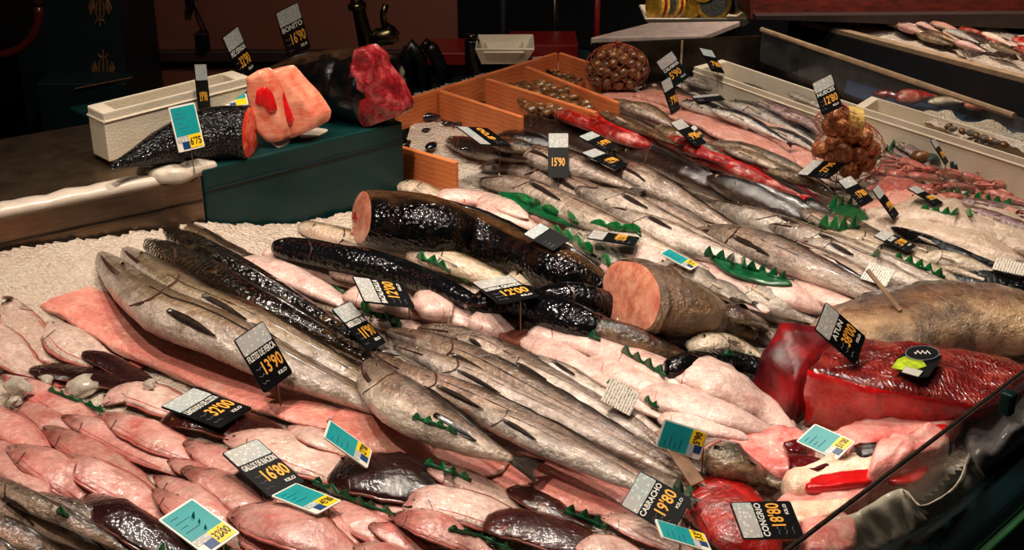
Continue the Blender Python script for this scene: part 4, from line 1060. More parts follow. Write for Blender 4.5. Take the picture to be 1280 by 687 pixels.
small('whiting', 30, [(868,430),(905,430),(950,446)], 'white fish', 'pale', prof='skin', tail=None)
for w_, pp in ((38,[(668,414),(720,420),(782,446),(850,484)]),(30,[(660,424),(702,446),(752,474),(792,500)]),(32,[(738,450),(782,470),(842,496),(925,534)]),(38,[(764,440),(802,456),(862,482),(936,524)]),(46,[(844,462),(886,472),(938,502),(992,540)]),(32,[(806,490),(850,502),(912,522),(975,544)]),(26,[(830,520),(880,532),(935,548)]),(26,[(690,440),(740,470),(790,500),(850,530)])):
    pale(w_, pp)
# hake bunch
for w_, pp, m_ in ((30,[(640,440),(700,468),(765,505),(845,556)],'whiting'),(34,[(522,410),(566,416),(622,440),(702,482),(784,526),(870,580)],'greyhake'),(36,[(484,412),(530,426),(602,456),(682,498),(762,540),(862,590)],'greyhake'),
    (34,[(492,432),(540,450),(612,482),(702,524),(782,562),(856,600)],'whiting'),(36,[(466,440),(512,468),(582,496),(672,536),(762,580),(850,622)],'greyhake'),(36,[(575,500),(620,522),(700,560),(782,598),(850,630)],'whiting'),
    (30,[(585,450),(630,456),(700,486),(770,524),(840,566)],'whiting'),(26,[(560,425),(600,430),(640,450),(690,474)],'greyhake')):
    hake(w_, pp, 'slender silver hake' if m_ == 'whiting' else 'grey-brown hake', mat=m_, roll=-75 if m_ == 'whiting' else -58, tail=(.5,.6,'fin',.2))
hake(54, [(461,452),(482,486),(530,522),(585,550),(640,574)], 'big-headed brown hake', mat='greyhake', roll=-60, eye=(.12,1.1,.09), mouth=(.2,1.9), pect=(.55,1.4,.22,'fin'), lat=None)

# ================================================================== the brown cut fish, basses, big grouper
f = fish('monkfish_tail', 'brown', 84, [(788,368),(815,374),(850,384),(895,400),(945,420)], '', prof='tail', hr=.72, roll=-30, cutface=('cutpink', 'mouth'), shear=1.15, maxlift=.04, tail=(.3,.6,'fin',.1), label='brown mottled fish tail with a round pink cut face'); f.root['category'] = 'fish'
small('sea_bass', 32, [(903,384),(942,380),(985,398),(1020,412)], 'silver bass with a dark patch on its cheek', 'bass', roll=-40)
small('sea_bass', 38, [(924,358),(952,370),(988,386),(1022,404)], 'rounded silver-white bass', 'bass', roll=-60)
fish('flat_wedge', 'olive', 20, [(910,386),(935,398),(958,410)], 'olive wedge-shaped fin piece', hr=.4, prof='skin', maxlift=.06)
# pink rows behind
for w_, pp in ((26,[(795,322),(840,338),(900,360),(960,390)]),(26,[(860,330),(905,345),(960,370),(1010,395)]),(26,[(880,322),(935,340),(1000,370),(1060,400)]),(28,[(930,350),(985,368),(1050,392),(1090,410)]),(24,[(960,342),(1010,360),(1070,385),(1120,400)]),
    (22,[(1000,360),(1050,378),(1100,392)]),(24,[(812,312),(850,318),(900,336)]),(24,[(548,246),(590,248),(640,262),(690,285)]),(24,[(598,262),(640,272),(690,294)]),(26,[(668,272),(715,282),(770,304),(810,330)]),(22,[(600,250),(625,256),(660,272)]),(24,[(560,262),(600,275),(650,298)]),
    (22,[(690,300),(730,315),(780,340)]),(24,[(770,306),(802,320),(836,350)]),(24,[(760,330),(800,345),(850,362)])):
    pale(w_, pp, 'pale pink skinned fish')
small('sardine', 26, [(708,284),(742,298),(775,322),(795,340)], 'white-bellied silver fish', 'bass'); small('sardine', 20, [(730,294),(760,318),(788,344)], 'white-bellied silver fish', 'bass')
small('sardine', 22, [(610,290),(645,300),(690,318)], 'white-bellied silver fish', 'bass'); small('sardine', 20, [(880,352),(910,362),(940,378)], 'white-bellied silver fish', 'bass')
small('sardine', 26, [(820,330),(870,344),(915,372)], 'white-bellied silver fish', 'bass')
f = fish('grouper', 'grouper', 104, [(1030,418),(1090,418),(1160,404),(1235,398),(1330,412)], '', prof='slab', hr=.6, roll=-64, maxlift=.03, dorsal=(.1,.9,.06,'fin'), nu=34, wig=.05, label='huge golden-brown fish lying behind the wrapped tuna slab'); f.root['category'] = 'fish'
f = fish('dark_fish', 'black', 52, [(1172,348),(1210,352),(1260,362),(1340,375)], '', prof='eel', hr=.6, roll=-20, eye=(.1,1,.08), mouth=(.1,1.6), gill=(.2,), maxlift=.06, label='blunt black fish resting on the back of the huge brown fish'); f.root['category'] = 'fish'

# ================================================================== upper part: hake rows
HK = [(34,[(600,210),(648,208),(720,238),(802,276),(892,316),(945,344)],'grey-brown hake'),(32,[(700,208),(762,226),(832,262),(905,296)],'grey-brown hake'),(36,[(598,226),(650,234),(722,266),(802,301),(885,338)],'grey-brown hake'),
 (32,[(745,205),(800,222),(862,256),(920,286)],'grey-brown hake'),(30,[(640,190),(690,200),(740,215),(790,235)],'grey-brown hake'),(34,[(720,236),(790,262),(870,300),(960,338)],'slender silver hake'),(34,[(760,262),(830,292),(900,320),(980,350)],'slender silver hake'),
 (36,[(890,253),(930,268),(988,290),(1055,316),(1135,346),(1230,388)],'open-mouthed hake'),(34,[(962,282),(1020,300),(1100,330),(1240,382)],'pinkish hake with a red belly slit'),(34,[(940,300),(1000,318),(1070,346),(1170,388)],'grey-brown hake'),
 (44,[(865,290),(915,296),(985,322),(1062,356),(1150,392)],'big-eyed brown hake'),(30,[(985,305),(1045,315),(1120,346),(1210,384)],'slender silver hake')]
for w_, pp, d in HK:
    hake(w_, pp, d, mat='greyhake' if 'brown' in d else ('hake' if 'open' in d else 'whiting'), roll=-56 if 'brown' in d else -75, tail=(.4,.6,'fin',.2))
for w_, pp in ((24,[(560,175),(610,190),(660,200)]),(28,[(630,150),(678,160),(742,184),(815,214)]),(26,[(668,148),(712,152),(775,180),(860,216)]),(26,[(740,170),(790,184),(850,210),(920,245)]),(28,[(770,190),(830,205),(900,238),(965,266)]),(32,[(884,222),(922,236),(985,264),(1062,294)]),(26,[(880,200),(940,225),(1000,250),(1060,276)]),(26,[(620,172),(665,178),(720,196)])):
    fish('gurnard', 'darkfish', w_, pp, 'dark brown spiny fish', prof='hake', hr=.75, roll=-15, eye=(.09,.8,.15), mouth=(.1,1.7), gill=(.2,), tail=(.5,.6,'fin',.2), dorsal=(.3,.8,.2,'fin'), maxlift=.06)
fish('amber_fish', 'olive', 22, [(612,176),(650,184),(690,192)], 'amber-flanked fish', hr=.6, prof='bass', eye=(.1,1,.15), maxlift=.06)
# red gurnards
for w_, pp in ((20,[(726,128),(740,148),(770,168),(806,182)]),(22,[(712,146),(748,160),(795,178),(846,196)]),(20,[(738,120),(752,142),(790,160),(838,178)]),(22,[(770,162),(812,174),(868,194),(916,212)]),(22,[(846,186),(900,204),(955,226),(1000,244)]),(20,[(870,188),(915,198),(965,220),(1014,248)]),(20,[(930,198),(962,212),(1014,242)]),(20,[(820,170),(860,184),(910,206)]),(18,[(690,140),(720,150),(760,170)])):
    fish('red_gurnard', 'gurnard', w_, pp, 'bright red gurnard', prof='hake', hr=.8, roll=-10, eye=(.09,.8,.16), mouth=(.1,1.7), gill=(.2,'gillred'), tail=(.5,.7,'finred',.3), dorsal=(.25,.8,.25,'finred'), maxlift=.06, pect=(.25,1.5,.15,'finred'))
# grey fish above them and pink fillets
fillet(26, [(752,120),(802,126),(870,160),(945,192)], 'narrow pale pink fillet', 'fillet2'); fillet(26, [(800,116),(842,124),(890,146),(930,170)], 'narrow pale pink fillet', 'fillet2')
fillet(34, [(893,152),(932,156),(980,180),(1022,212)], 'broad pink fillet', 'fillet2'); fillet(26, [(840,142),(880,150),(935,176),(985,206)], 'narrow pale pink fillet', 'fillet2')
for w_, pp in ((20,[(744,130),(782,133),(832,156),(876,180)]),(20,[(776,130),(812,140),(855,164)]),(16,[(750,140),(800,160),(850,182)]),(16,[(884,178),(932,186),(995,210),(1040,235)]),(16,[(820,158),(870,178),(910,196)]),(15,[(905,185),(950,200),(1000,225)]),(16,[(960,212),(1010,228),(1060,255)])):
    small('mullet', w_, pp, 'grey-green small fish', 'olive' if w_ == 16 else 'hake', maxlift=.07)
for w_, pp, m_ in ((16,[(838,106),(875,112),(915,130)],'mackerel'),(16,[(850,116),(885,124),(925,146)],'mackerel'),(20,[(852,128),(890,138),(935,160)],'mackerel'),(16,[(872,96),(900,104),(928,122)],'bass'),(16,[(856,100),(885,106),(915,122)],'bass'),
    (24,[(908,128),(950,140),(1000,166),(1030,184)],'mackerel'),(16,[(955,160),(1000,176),(1030,196)],'mackerel'),(16,[(890,136),(940,154),(985,178)],'mackerel'),(15,[(912,113),(952,118),(995,142),(1024,160)],'squid'),(15,[(930,122),(972,136),(1020,160)],'squid'),(14,[(975,140),(1005,150),(1030,168)],'squid'),(15,[(905,108),(940,112),(985,132)],'darkfish'),(16,[(800,112),(830,110),(870,122)],'darkfish')):
    small('mackerel' if m_ != 'squid' else 'squid', w_, pp, {'mackerel':'black-backed silver mackerel','bass':'bright silver small fish','squid':'purplish squid','darkfish':'dark small fish'}[m_], m_, maxlift=.07, prof='squid' if m_ == 'squid' else 'bass')
# right: squids, langoustines, white fillets
for w_, pp in ((18,[(1104,180),(1126,190),(1152,208)]),(16,[(1104,192),(1125,202),(1145,216)]),(14,[(1118,178),(1140,188),(1160,206)])):
    small('squid', w_, pp, 'purplish striped squid', 'squid', prof='squid', maxlift=.05)
rl = random.Random(3)
for i, (x, y, a, L) in enumerate([(1105,218,12,42),(1118,212,10,40),(1130,222,14,46),(1112,230,20,40),(1150,214,8,46),(1160,224,12,50),(1176,216,14,46),(1195,222,14,50),(1172,236,-4,48),(1150,238,6,44),(1205,236,10,48),(1222,226,20,46),(1240,236,16,46),(1215,216,18,40),(1250,246,14,44),(1262,234,12,44),(1268,252,12,44),(1232,250,4,44),(1195,248,8,44),(1140,206,16,40),(1270,222,16,40),(1250,222,18,36),(1220,258,14,44),(1180,262,14,42),(1255,262,10,42)]):
    ca, sa = math.cos(math.radians(a)), math.sin(math.radians(a))
    pp = [(x-ca*L/2, y-sa*L/2), (x, y-2), (x+ca*L/2, y+sa*L/2)]
    f = fish('langoustine', 'prawn', 10.5, pp, 'pink langoustine', cat='shellfish', prof='prawn', hr=.9, roll=0, nu=22, nv=10, eye=(.06,.9,.3), tail=(.5,.9,'finred',.1), maxlift=.06, wprof=[(q/20, 1+.10*(q % 2)) for q in range(21)])
    for s in (-1, 1):
        a0 = f.p[2]+f.S[2]*s*f.W[4]; MB().tube([a0, a0-f.T[0]*.02+f.S[2]*s*.008, a0-f.T[0]*.05+f.S[2]*s*.004], [.0025,.0035,.001], 6).build('claw', M['prawn'], f.root, True)
for w_, pp, m_ in ((26,[(1078,262),(1115,252),(1155,256),(1190,268)],'fillet2'),(24,[(1105,246),(1145,246),(1180,262)],'fillet2'),(40,[(1110,266),(1165,268),(1225,282),(1300,308)],'fillet3'),(34,[(1095,276),(1145,286),(1215,302),(1290,330)],'fillet3'),(34,[(1190,268),(1235,276),(1300,300)],'fillet3'),(32,[(1230,290),(1262,298),(1310,316)],'fillet3'),(24,[(1150,296),(1205,312),(1270,336)],'fillet3'),(26,[(1215,258),(1250,268),(1300,286)],'fillet2'),(22,[(1060,282),(1100,284),(1150,300)],'fillet3')):
    fillet(w_, pp, 'white fish fillet' if m_ == 'fillet3' else 'pink fish fillet', m_)
for w_, pp, m_ in ((20,[(1034,268),(1062,280),(1100,298),(1140,318)],'olive'),(24,[(1030,288),(1080,300),(1150,322),(1230,350)],'pale'),(22,[(1050,300),(1110,318),(1180,345),(1245,372)],'pale'),(16,[(1114,284),(1150,298),(1205,318),(1262,336)],'black'),(24,[(1150,320),(1200,328),(1255,346)],'pale'),(18,[(1120,306),(1170,318),(1230,340)],'olive'),(20,[(1000,262),(1040,280),(1090,302)],'greyhake')):
    small('whiting', w_, pp, {'olive':'olive-backed fish','pale':'yellowish pale fish','black':'slim glossy black fish','greyhake':'greyish fish'}[m_], m_, prof='hake', tail=None)
for w_, pp in ((16,[(1195,262),(1225,266),(1270,280)]),(14,[(1200,250),(1230,256),(1272,262)]),(16,[(1230,272),(1255,276),(1290,288)])):
    small('small_squid', w_, pp, 'little pinkish-grey squid', 'squid', prof='squid', tail=(.8,.9,'finpink',.4))
fillet(26, [(1096,232),(1120,234),(1150,244)], 'textured orange-brown roe slab', 'prawn')

for pts_, lb_ in (([(622,240),(655,244),(700,262),(756,280),(792,286),(770,294),(720,284),(672,268),(640,256)], 'broad green plastic strip lying under the near side of the upper hakes'),
                  ([(884,320),(930,332),(975,346),(990,356),(955,354),(910,340)], 'dark green plastic sheet showing under the big-eyed hake'),
                  ([(1036,264),(1060,256),(1086,268),(1074,290),(1046,286)], 'bright green plastic sheet between the walnut bag and the pale fillets')):
    lump('plastic_leaf_sheet', pts_, .006, 'leafdark', label=lb_, cat='plastic leaves', amp=.8, n=60)
# ================================================================== lower right: tuna, conger, scorpionfish
T1 = empty('tuna_block', P(980, 500, Z0), 'dark red tuna block in cling film, standing beside the black fish', 'tuna')
h1 = [P(932,486,Z0+.01), P(985,540,Z0), P(1022,500,Z0), P(1080,462,Z0+.0), P(974,402,Z0+.11), P(1046,410,Z0+.10), P(955,440,Z0+.08), P(1000,470,Z0+.075)]
hull('flesh', h1, [M['tunablock']], T1, disp=.008)
c0 = np.mean(h1, axis=0); hull('cling_film', [c0+(p-c0)*1.035 for p in h1], [M['film']], T1, disp=.006)
for p in h1: pass
T2 = empty('tuna_slab', P(1130, 500, Z0), 'long tuna slab with a bright red side and film-wrapped top', 'tuna')
h2 = [P(1048,418,Z0+.10), P(1180,434,Z0+.09), P(1300,458,Z0+.06), P(1232,508,Z0+.075), P(1100,486,Z0+.10), P(1010,462,Z0+.105), P(1003,532,Z0), P(1090,548,Z0), P(1222,532,Z0+.01), P(1310,480,Z0), P(1120,440,Z0)]
hull('flesh', h2, [M['tunared'], M['tunawrap']], T2, disp=.010)
c0 = np.mean(h2, axis=0); hull('cling_film', [c0+(p-c0)*np.array([1.02,1.02,1.03]) for p in h2], [M['film']], T2, disp=.007)
def hput_poly(pts, z):
    O = np.array([P(x, y, z) for x, y in pts]); C = O.mean(axis=0)
    O2 = np.array([O[i]+(O[(i+1) % len(O)]-O[i])*s for i in range(len(O)) for s in np.linspace(0, 1, 40)])
    for s in np.linspace(0, 1, 40): q = C+(O2-C)*s; q[:, 2] = z; hput(q)
hput_poly([(1048,418),(1180,434),(1300,458),(1232,508),(1100,486),(1010,462)], Z0+.10)
hput_poly([(945,455),(985,500),(1020,470),(1040,420),(978,415)], Z0+.10)
# round produce sticker on the film
zS = Z0+.108
def onplane(name, pts, z, th, mat, parent, smooth=False):
    a = [P(x, y, z) for x, y in pts]; m = MB(); n = len(a)
    m.add(a+[p+np.array([0,0,th]) for p in a], [tuple(range(n))[::-1], tuple(range(n, 2*n))]+[(i, (i+1) % n, n+(i+1) % n, n+i) for i in range(n)])
    o = m.build(name, mat, parent, smooth)
    l = o.data.uv_layers.new(name='UVMap'); 
    for pg in o.data.polygons:
        for k, li in enumerate(pg.loop_indices): l.data[li].uv = ((0,0),(1,0),(1,1),(0,1))[k % 4]
    return o
r = empty('produce_sticker', P(1145, 455, zS), 'black sticker with a lime picture on the wrapped tuna slab', 'sticker')
onplane('sticker_card', [(1118,452),(1132,440),(1178,446),(1160,472),(1146,473),(1124,466)], zS, .002, M['card'], r)
onplane('lime_print', [(1114,460),(1122,449),(1136,444),(1154,452),(1158,458),(1140,464),(1124,462)], zS+.0025, .001, M['lime'], r)
onplane('barcode', [(1131,458),(1154,464),(1148,471),(1127,465)], zS+.004, .0008, M['barcode'], r)
ov = [(1153+21*math.cos(q), 441+9*math.sin(q)) for q in np.linspace(0, 2*PI, 24, endpoint=False)]
onplane('oval_tag', ov, zS+.004, .0015, M['card'], r)
MB().tube([P(x, y, zS+.006) for x, y in ov+ov[:1]], .0009, 5).build('oval_line', M['greychalk'], r)
MB().tube([P(1143+i*2, 440+2.5*math.sin(i*2.1), zS+.006) for i in range(11)], .0008, 5).build('oval_mark', M['chalk'], r)

r = lump('conger_slice', [(902,548),(950,540),(1004,548),(1020,566),(1004,590),(970,594),(930,584),(905,566)], .026, 'conger', zb=Z0+.012, label='pink conger slice with dark red hollows beside the tuna block', cat='fish slice')
lump('red_hollow', [(978,556),(1000,550),(1012,556),(1004,566),(986,566)], .008, 'tuna', r, zb=Z0+.040, put=False); lump('lower_hollow', [(984,574),(1004,570),(1030,576),(1036,584),(1010,590),(988,586)], .008, 'tuna', r, zb=Z0+.042, put=False)
r = lump('conger_slice', [(1034,552),(1060,534),(1100,524),(1160,516),(1204,520),(1196,540),(1150,552),(1100,562),(1060,570)], .028, 'conger', zb=Z0+.012, label='pink conger slice edged with coarse black skin below the tuna slab', cat='fish slice')
lump('black_skin', [(1062,562),(1090,564),(1130,558),(1180,554),(1192,560),(1150,570),(1110,574),(1078,576)], .022, 'blackskin', r, zb=Z0+.030, put=False); lump('red_hollow', [(1150,540),(1166,533),(1184,532),(1178,542),(1160,548)], .006, 'redslit', r, zb=Z0+.042, put=False)
r = lump('conger_slice', [(976,606),(1020,590),(1066,574),(1120,568),(1160,566),(1170,580),(1130,596),(1090,606),(1040,618),(990,624)], .034, 'membrane', zb=Z0+.012, label='cream conger belly slice with a bright red slit', cat='fish slice')
lump('red_slit', [(1002,604),(1030,594),(1070,590),(1106,586),(1108,596),(1080,606),(1040,612),(1010,612)], .010, 'redslit', r, zb=Z0+.040, put=False)
r = lump('conger_slice', [(960,640),(985,622),(1030,616),(1080,612),(1084,628),(1050,644),(1010,658),(975,664)], .026, 'conger', zb=Z0+.012, label='pink and cream conger slice above the conger card', cat='fish slice')
lump('membrane', [(970,640),(990,628),(1030,628),(1064,626),(1040,644),(1000,654)], .010, 'membrane', r, zb=Z0+.042, put=False)
r = lump('conger_block', [(1090,580),(1122,564),(1160,552),(1186,557),(1180,574),(1150,590),(1112,604),(1082,606)], .055, 'conger', zb=Z0+.012, label='large pink conger block seen through the glass guard', cat='fish slice')
lump('red_hollow', [(1100,580),(1120,584),(1140,592),(1160,584),(1150,600),(1120,604),(1102,594)], .008, 'redslit', r, zb=Z0+.040, put=False)
r = lump('conger_slice', [(1000,664),(1030,652),(1060,656),(1070,690),(1040,710),(1004,704)], .04, 'conger', zb=Z0+.012, label='pink slice with a red edge in the corner behind the glass guard', cat='fish slice')
lump('red_edge', [(1040,660),(1052,658),(1058,690),(1046,700)], .01, 'redslit', r, zb=Z0+.040, put=False)
lump('plastic_film', [(1205,548),(1240,515),(1290,478),(1330,480),(1300,530),(1246,570),(1216,580)], .03, 'whitefilm', zb=Z0, label='crumpled greyish plastic film inside the glass guard below the tuna slab', cat='plastic film', amp=.9)
# crumpled plastic sheet along the glass
b = MB(); n = 34; pA = [(1030,648),(1070,640),(1110,616),(1130,612),(1150,632),(1180,620),(1200,600),(1212,566)]; pB = [(1075,700),(1090,690),(1110,680),(1135,668),(1165,652),(1190,636),(1214,616),(1232,596)]
A = catmull(pA, n); B = catmull(pB, n)
for i in range(n):
    for j in range(7):
        s = j/6; x, y = A[i]*(1-s)+B[i]*s
        b.v.append(P(x, y, Z0+.055*(1-s)+.012*mnoise.noise((i*.45, s*2, 2))+.006*mnoise.noise((i*1.3, s*4, 7))))
for i in range(n-1):
    for j in range(6): a = i*7+j; b.f.append((a, a+1, a+8, a+7))
o = b.build('plastic_sheet', M['whiteplastic'], None, True); mo = o.modifiers.new('s', 'SOLIDIFY'); mo.thickness = .002
tag(o, 'crumpled white plastic sheet along the inside of the glass guard', 'plastic sheet')
f = fish('scorpionfish', 'scorpion', 92, [(872,604),(894,622),(925,655),(965,705)], '', prof='oval', hr=.42, roll=-20, eye=(.16,.7,.09), mouth=(.12,1.6), gill=(.3,'gillred'), dorsal=(.25,.8,.2,'finred'), pect=(.4,1.5,.2,'finred'), maxlift=.05, label='fat bright red scorpionfish between the cabracho and congrio cards')
f.root['category'] = 'fish'
f = fish('brown_fish', 'olive', 50, [(868,556),(892,568),(930,584),(975,606)], '', prof='bass', hr=.7, roll=-60, eye=(.12,1,.1), gill=(.26,'gillred'), pect=(.35,1.5,.2,'fin'), label='maroon-headed grey fish between the tuna block and the red scorpionfish', maxlift=.05); f.root['category'] = 'fish'

# ================================================================== crate contents, shells, nets of nuts
for i, (x, y, s, a) in enumerate([(536,150,13,.2),(540,186,12,1.2),(533,164,6,.6),(582,145,7,0),(560,156,7,.4),(568,157,6,.9),(575,156,5,.2),(583,188,8,.5),(553,124,12,.1),(618,140,9,.3),(523,132,8,.2),(600,132,8,.6),(507,182,5,.3),(520,143,5,.8)]):
    c = surf(x, y); R = s/F*depth(c)
    r = empty('mussel', c, None, 'shellfish', 'mussels in the crate')
    V = []; Fc = []; n = 12; m = 9
    dx = np.array([math.cos(a), math.sin(a), 0]); dy = np.array([-dx[1], dx[0], 0])
    for i2 in range(m):
        t_ = i2/(m-1); wd = math.sin(PI*t_**.75)**.8*.55+.02
        for k in range(n): q = 2*PI*k/n; V.append(c+R*(dx*(2*t_-1)*1.2+dy*wd*math.cos(q)+np.array([0,0,1])*(wd*.75*math.sin(q)+.35)))
    for i2 in range(m-1):
        for k in range(n): Fc.append((i2*n+k, i2*n+(k+1) % n, (i2+1)*n+(k+1) % n, (i2+1)*n+k))
    Fc += [tuple(range(n))[::-1], tuple(range((m-1)*n, m*n))]
    mesh('valves', V, Fc, M['mussel'], r); MB().tube([c+R*(dx*(2*t_-1)*1.15+dy*(math.sin(PI*t_**.75)**.8*.56)+np.array([0,0,.36])) for t_ in np.linspace(0.05, .95, 8)], R*.05, 5).build('seam', M['greychalk'], r)
    REG.append((r, 'black mussel on the crate ice', (x, y), 'mussel'))
def clam(c, R, mat, par=None, nm='clam', sq=.62):
    V = []; Fc = []; n = 12; m = 7; a = random.random()*6; tx = Vector((random.random()-.5, random.random()-.5, 1)).normalized().to_track_quat('Z', 'Y').to_matrix()
    for i in range(m+1):
        th = PI*i/m
        for k in range(n):
            q = 2*PI*k/n; rr = math.sin(th)*(1+.06*math.cos(6*q)+.12*math.cos(q+a))*(1 if nm != 'ice_lump' else 1+.9*mnoise.noise((math.cos(q)*1.3+a*9, math.sin(q)*1.3, th*1.2)))
            V.append(np.array(tx @ Vector((R*rr*math.cos(q), R*.85*rr*math.sin(q), R*sq*math.cos(th))))+c)
    for i in range(m):
        for k in range(n): Fc.append((i*n+k, i*n+(k+1) % n, (i+1)*n+(k+1) % n, (i+1)*n+k))
    return mesh(nm, V, Fc, M[mat], par)
rc = random.Random(5); 
for i in range(100):
    u, v_ = rc.random(), rc.random()
    x = 632+u*62+v_*42; y = 100-u*10+v_*36+8
    c = P(x, y, Z0+.036+.02*rc.random()); o = clam(c, .017+.005*rc.random(), 'shell')
    tag(o, 'small brown clam heaped in the middle crate compartment', 'shellfish', 'clams heaped in the crate')
for i in range(14):
    c = P(690+rc.random()*40, 92+rc.random()*14, Z0+.02+.01*rc.random()); o = clam(c, .012, 'shell'); tag(o, 'small brown clam in the end crate compartment', 'shellfish', 'clams in the end of the crate')
def netbag(cpx, half, zb, n, R, label, nutname, nutdesc, mat, band=None, seed=1):
    c = P(cpx[0], cpx[1], zb); dp = depth(c); hx, hz = half[0]/F*dp, half[1]/F*dp
    rn = random.Random(seed); pts = []
    tries = 0
    while len(pts) < n and tries < 30000:
        tries += 1; q = np.array([rn.uniform(-1, 1), rn.uniform(-1, .7), rn.uniform(-1, 1)])
        if q@q > 1: continue
        w_ = c+q*np.array([hx-R*.75, hx*.75-R*.6, hz-R*.8])
        if all(np.linalg.norm(w_-o_) > R*1.28 for o_ in pts): pts.append(w_)
    for w_ in pts:
        o = clam(w_, R*(.92+.16*rn.random()), mat, None, nutname, .88); REG.append((o, nutdesc, proj(w_), nutname))
        o['group'] = nutdesc+'s'
    r = empty('net_bag', c-np.array([0,0,hz]), label, 'net bag')
    m = MB(); N = 14
    for k in range(N):
        for sg in (1, -1):
            q = [c+np.array([hx*1.02*math.sin(t_)*math.cos(2*PI*k/N+sg*t_*1.2), hx*.78*math.sin(t_)*math.sin(2*PI*k/N+sg*t_*1.2), hz*1.02*math.cos(t_)]) for t_ in np.linspace(.08, PI-.08, 20)]
            m.tube(q, .0007, 4)
    m.build('net', M['net'], r, True)
    MB().tube([c+np.array([0,0,hz*1.0]), c+np.array([.004,0,hz*1.12])], [.006,.012], 8).build('knot', M['net'], r, True)
    return r, c, hx, hz
netbag((771, 86), (40, 31), Z0+.068, 110, .0165, 'net bag of brown snails standing beside the far end of the crate', 'snail', 'brown snail in the far net bag', 'shell', seed=2)
netbag((1061, 190), (44, 40), Z0+.085, 80, .0248, 'net bag of large brown walnuts in front of the foam trays', 'walnut', 'brown walnut in the larger net bag', 'nut', seed=3)
r, c, hx, hz = netbag((1050, 152), (31, 20), Z0+.18, 24, .0205, 'small upper net bag of walnuts with a yellow paper band', 'walnut', 'brown walnut in the small upper net bag', 'nut', seed=4)
MB().tube([c+np.array([hx*.25,0,0]), c+np.array([hx*.85,0,0])], [hz*1.02, hz*.86], 20).build('paper_band', M['orangenet'], r)

# foam trays along the glazed partition
def tray(c0, c1, back0, h, lb, z=Z0-.01):
    a, b_, d = P(*c0, z+h), P(*c1, z+h), P(*back0, z+h); return foam_box('foam_tray', a, b_, (d-a), z, h, lb, .014)
zA = Z0-.01
tray((867, 83), (1052, 148), (902, 74), .085, 'long pale foam tray with small silver fish against the glazed partition')
tray((1069, 132), (1330, 214), (1089, 120), .10, 'long pale foam tray of ice in front of the glazed partition, beside the walnuts')
for (x0, y0, x1, y1, nn, zz) in ((985,116,1024,132,6,.06),):
    for i in range(nn):
        x = x0+(x1-x0)*i/nn; y = y0+(y1-y0)*i/nn
        f = small('anchovy', 9, [(x, y), (x+14, y+5), (x+30, y+10)], 'tiny silver anchovy in the foam tray', 'bass', zfix=Z0+.055+.003*i, gill=None, pect=None, tail=(.5,.8,'finpale',.4))
def ice_fill(pts, z, label):
    o = icebed('crushed_ice', pts, z, label); return o
ice_fill([(1150,155),(1330,211),(1338,200),(1162,145)], Z0+.074, 'ice filling the long foam tray beside the walnuts')
for i in range(9):
    x = 1182+i*9+rc.random()*5; y = 158+i*2.8; c = P(x, y, Z0+.088); o = clam(c, .012, 'bass' if i % 2 else 'shell', None, 'clam'); tag(o, 'pale clam on the ice of the long foam tray', 'shellfish', 'clams on the tray ice')
# oysters / seaweed clump and loose ice lumps by the tray
for i, (x, y, s, m_) in enumerate([(1160,210,15,'greenpaper'),(1182,202,16,'greenpaper'),(1205,210,15,'greenpaper'),(1218,212,10,'mussel'),(1150,205,12,'shell'),(1195,216,12,'greenpaper'),(1172,198,10,'mussel')]):
    c = surf(x, y); o = clam(c+np.array([0,0,.02]), s/F*depth(c), m_, None, 'oyster'); REG.append((o, 'dark green-grey oyster', (x, y), 'oyster')); o['group'] = 'oysters before the foam tray'
for i, (x, y, s) in enumerate([(1238,214,10),(1252,218,11),(1268,220,10),(1278,226,10),(1244,226,8),(24,488,20),(104,487,24),(60,478,10),(186,484,9),(1230,222,8),(1262,230,8),(20,505,10)]):
    c = surf(x, y); o = clam(c+np.array([0,0,.006]), s/F*depth(c), 'lump', None, 'ice_lump'); REG.append((o, 'translucent lump of ice', (x, y), 'ice_lump'))
o = clam(surf(72, 300)+np.array([0,0,.008]), .016, 'ice_fish', None, 'white_scrap'); o.scale = (1.5,.5,.5); tag(o, 'small whitish scrap on the ice under the steel trough', 'scrap')

# far stall fish
rf = random.Random(11)
for i in range(34):
    x = 1105+i*6.2+rf.uniform(-6, 6); y = 20+(x-1105)*.20+rf.uniform(-6, 14)
    m_ = rf.choice(['paleflat','olive','gurnard','bass','pale','fillet2','grouper','darkfish','fillet3'])
    small('market_fish', rf.uniform(9, 14), [(x, y), (x+18, y+6), (x+40, y+14+rf.uniform(-3,3))], {'paleflat':'pale pink fish','olive':'olive fish','gurnard':'red fish','bass':'silver fish','pale':'cream fish','fillet2':'pink fish','grouper':'golden fish','darkfish':'dark fish','fillet3':'white fish'}[m_]+' on the far stall', m_, zfix=.965+.02*rf.random(), gill=None, pect=None)
for x0, y0, x1, y1, w_, m_, lb in ((1180,108,1290,124,16,'pale','cream fish'),(1175,116,1260,118,14,'grouper','golden fish'),(1155,104,1215,112,8,'mackerel','dark fish'),(1165,110,1225,118,8,'mackerel','dark fish'),(1120,124,1170,120,20,'gurnard','red fish'),(1205,132,1250,136,14,'gurnard','red fish'),(1160,128,1210,128,12,'pale','cream fish'),(1250,126,1320,138,16,'grouper','golden fish'),(1090,118,1130,122,12,'tuna','maroon piece'),(1220,100,1300,108,12,'fillet3','white fish')):
    small('market_fish', w_, [(x0, y0), ((x0+x1)/2, (y0+y1)/2-2), (x1, y1)], lb+' behind the glazed partition', m_, zfix=.84, gill=None, pect=None)
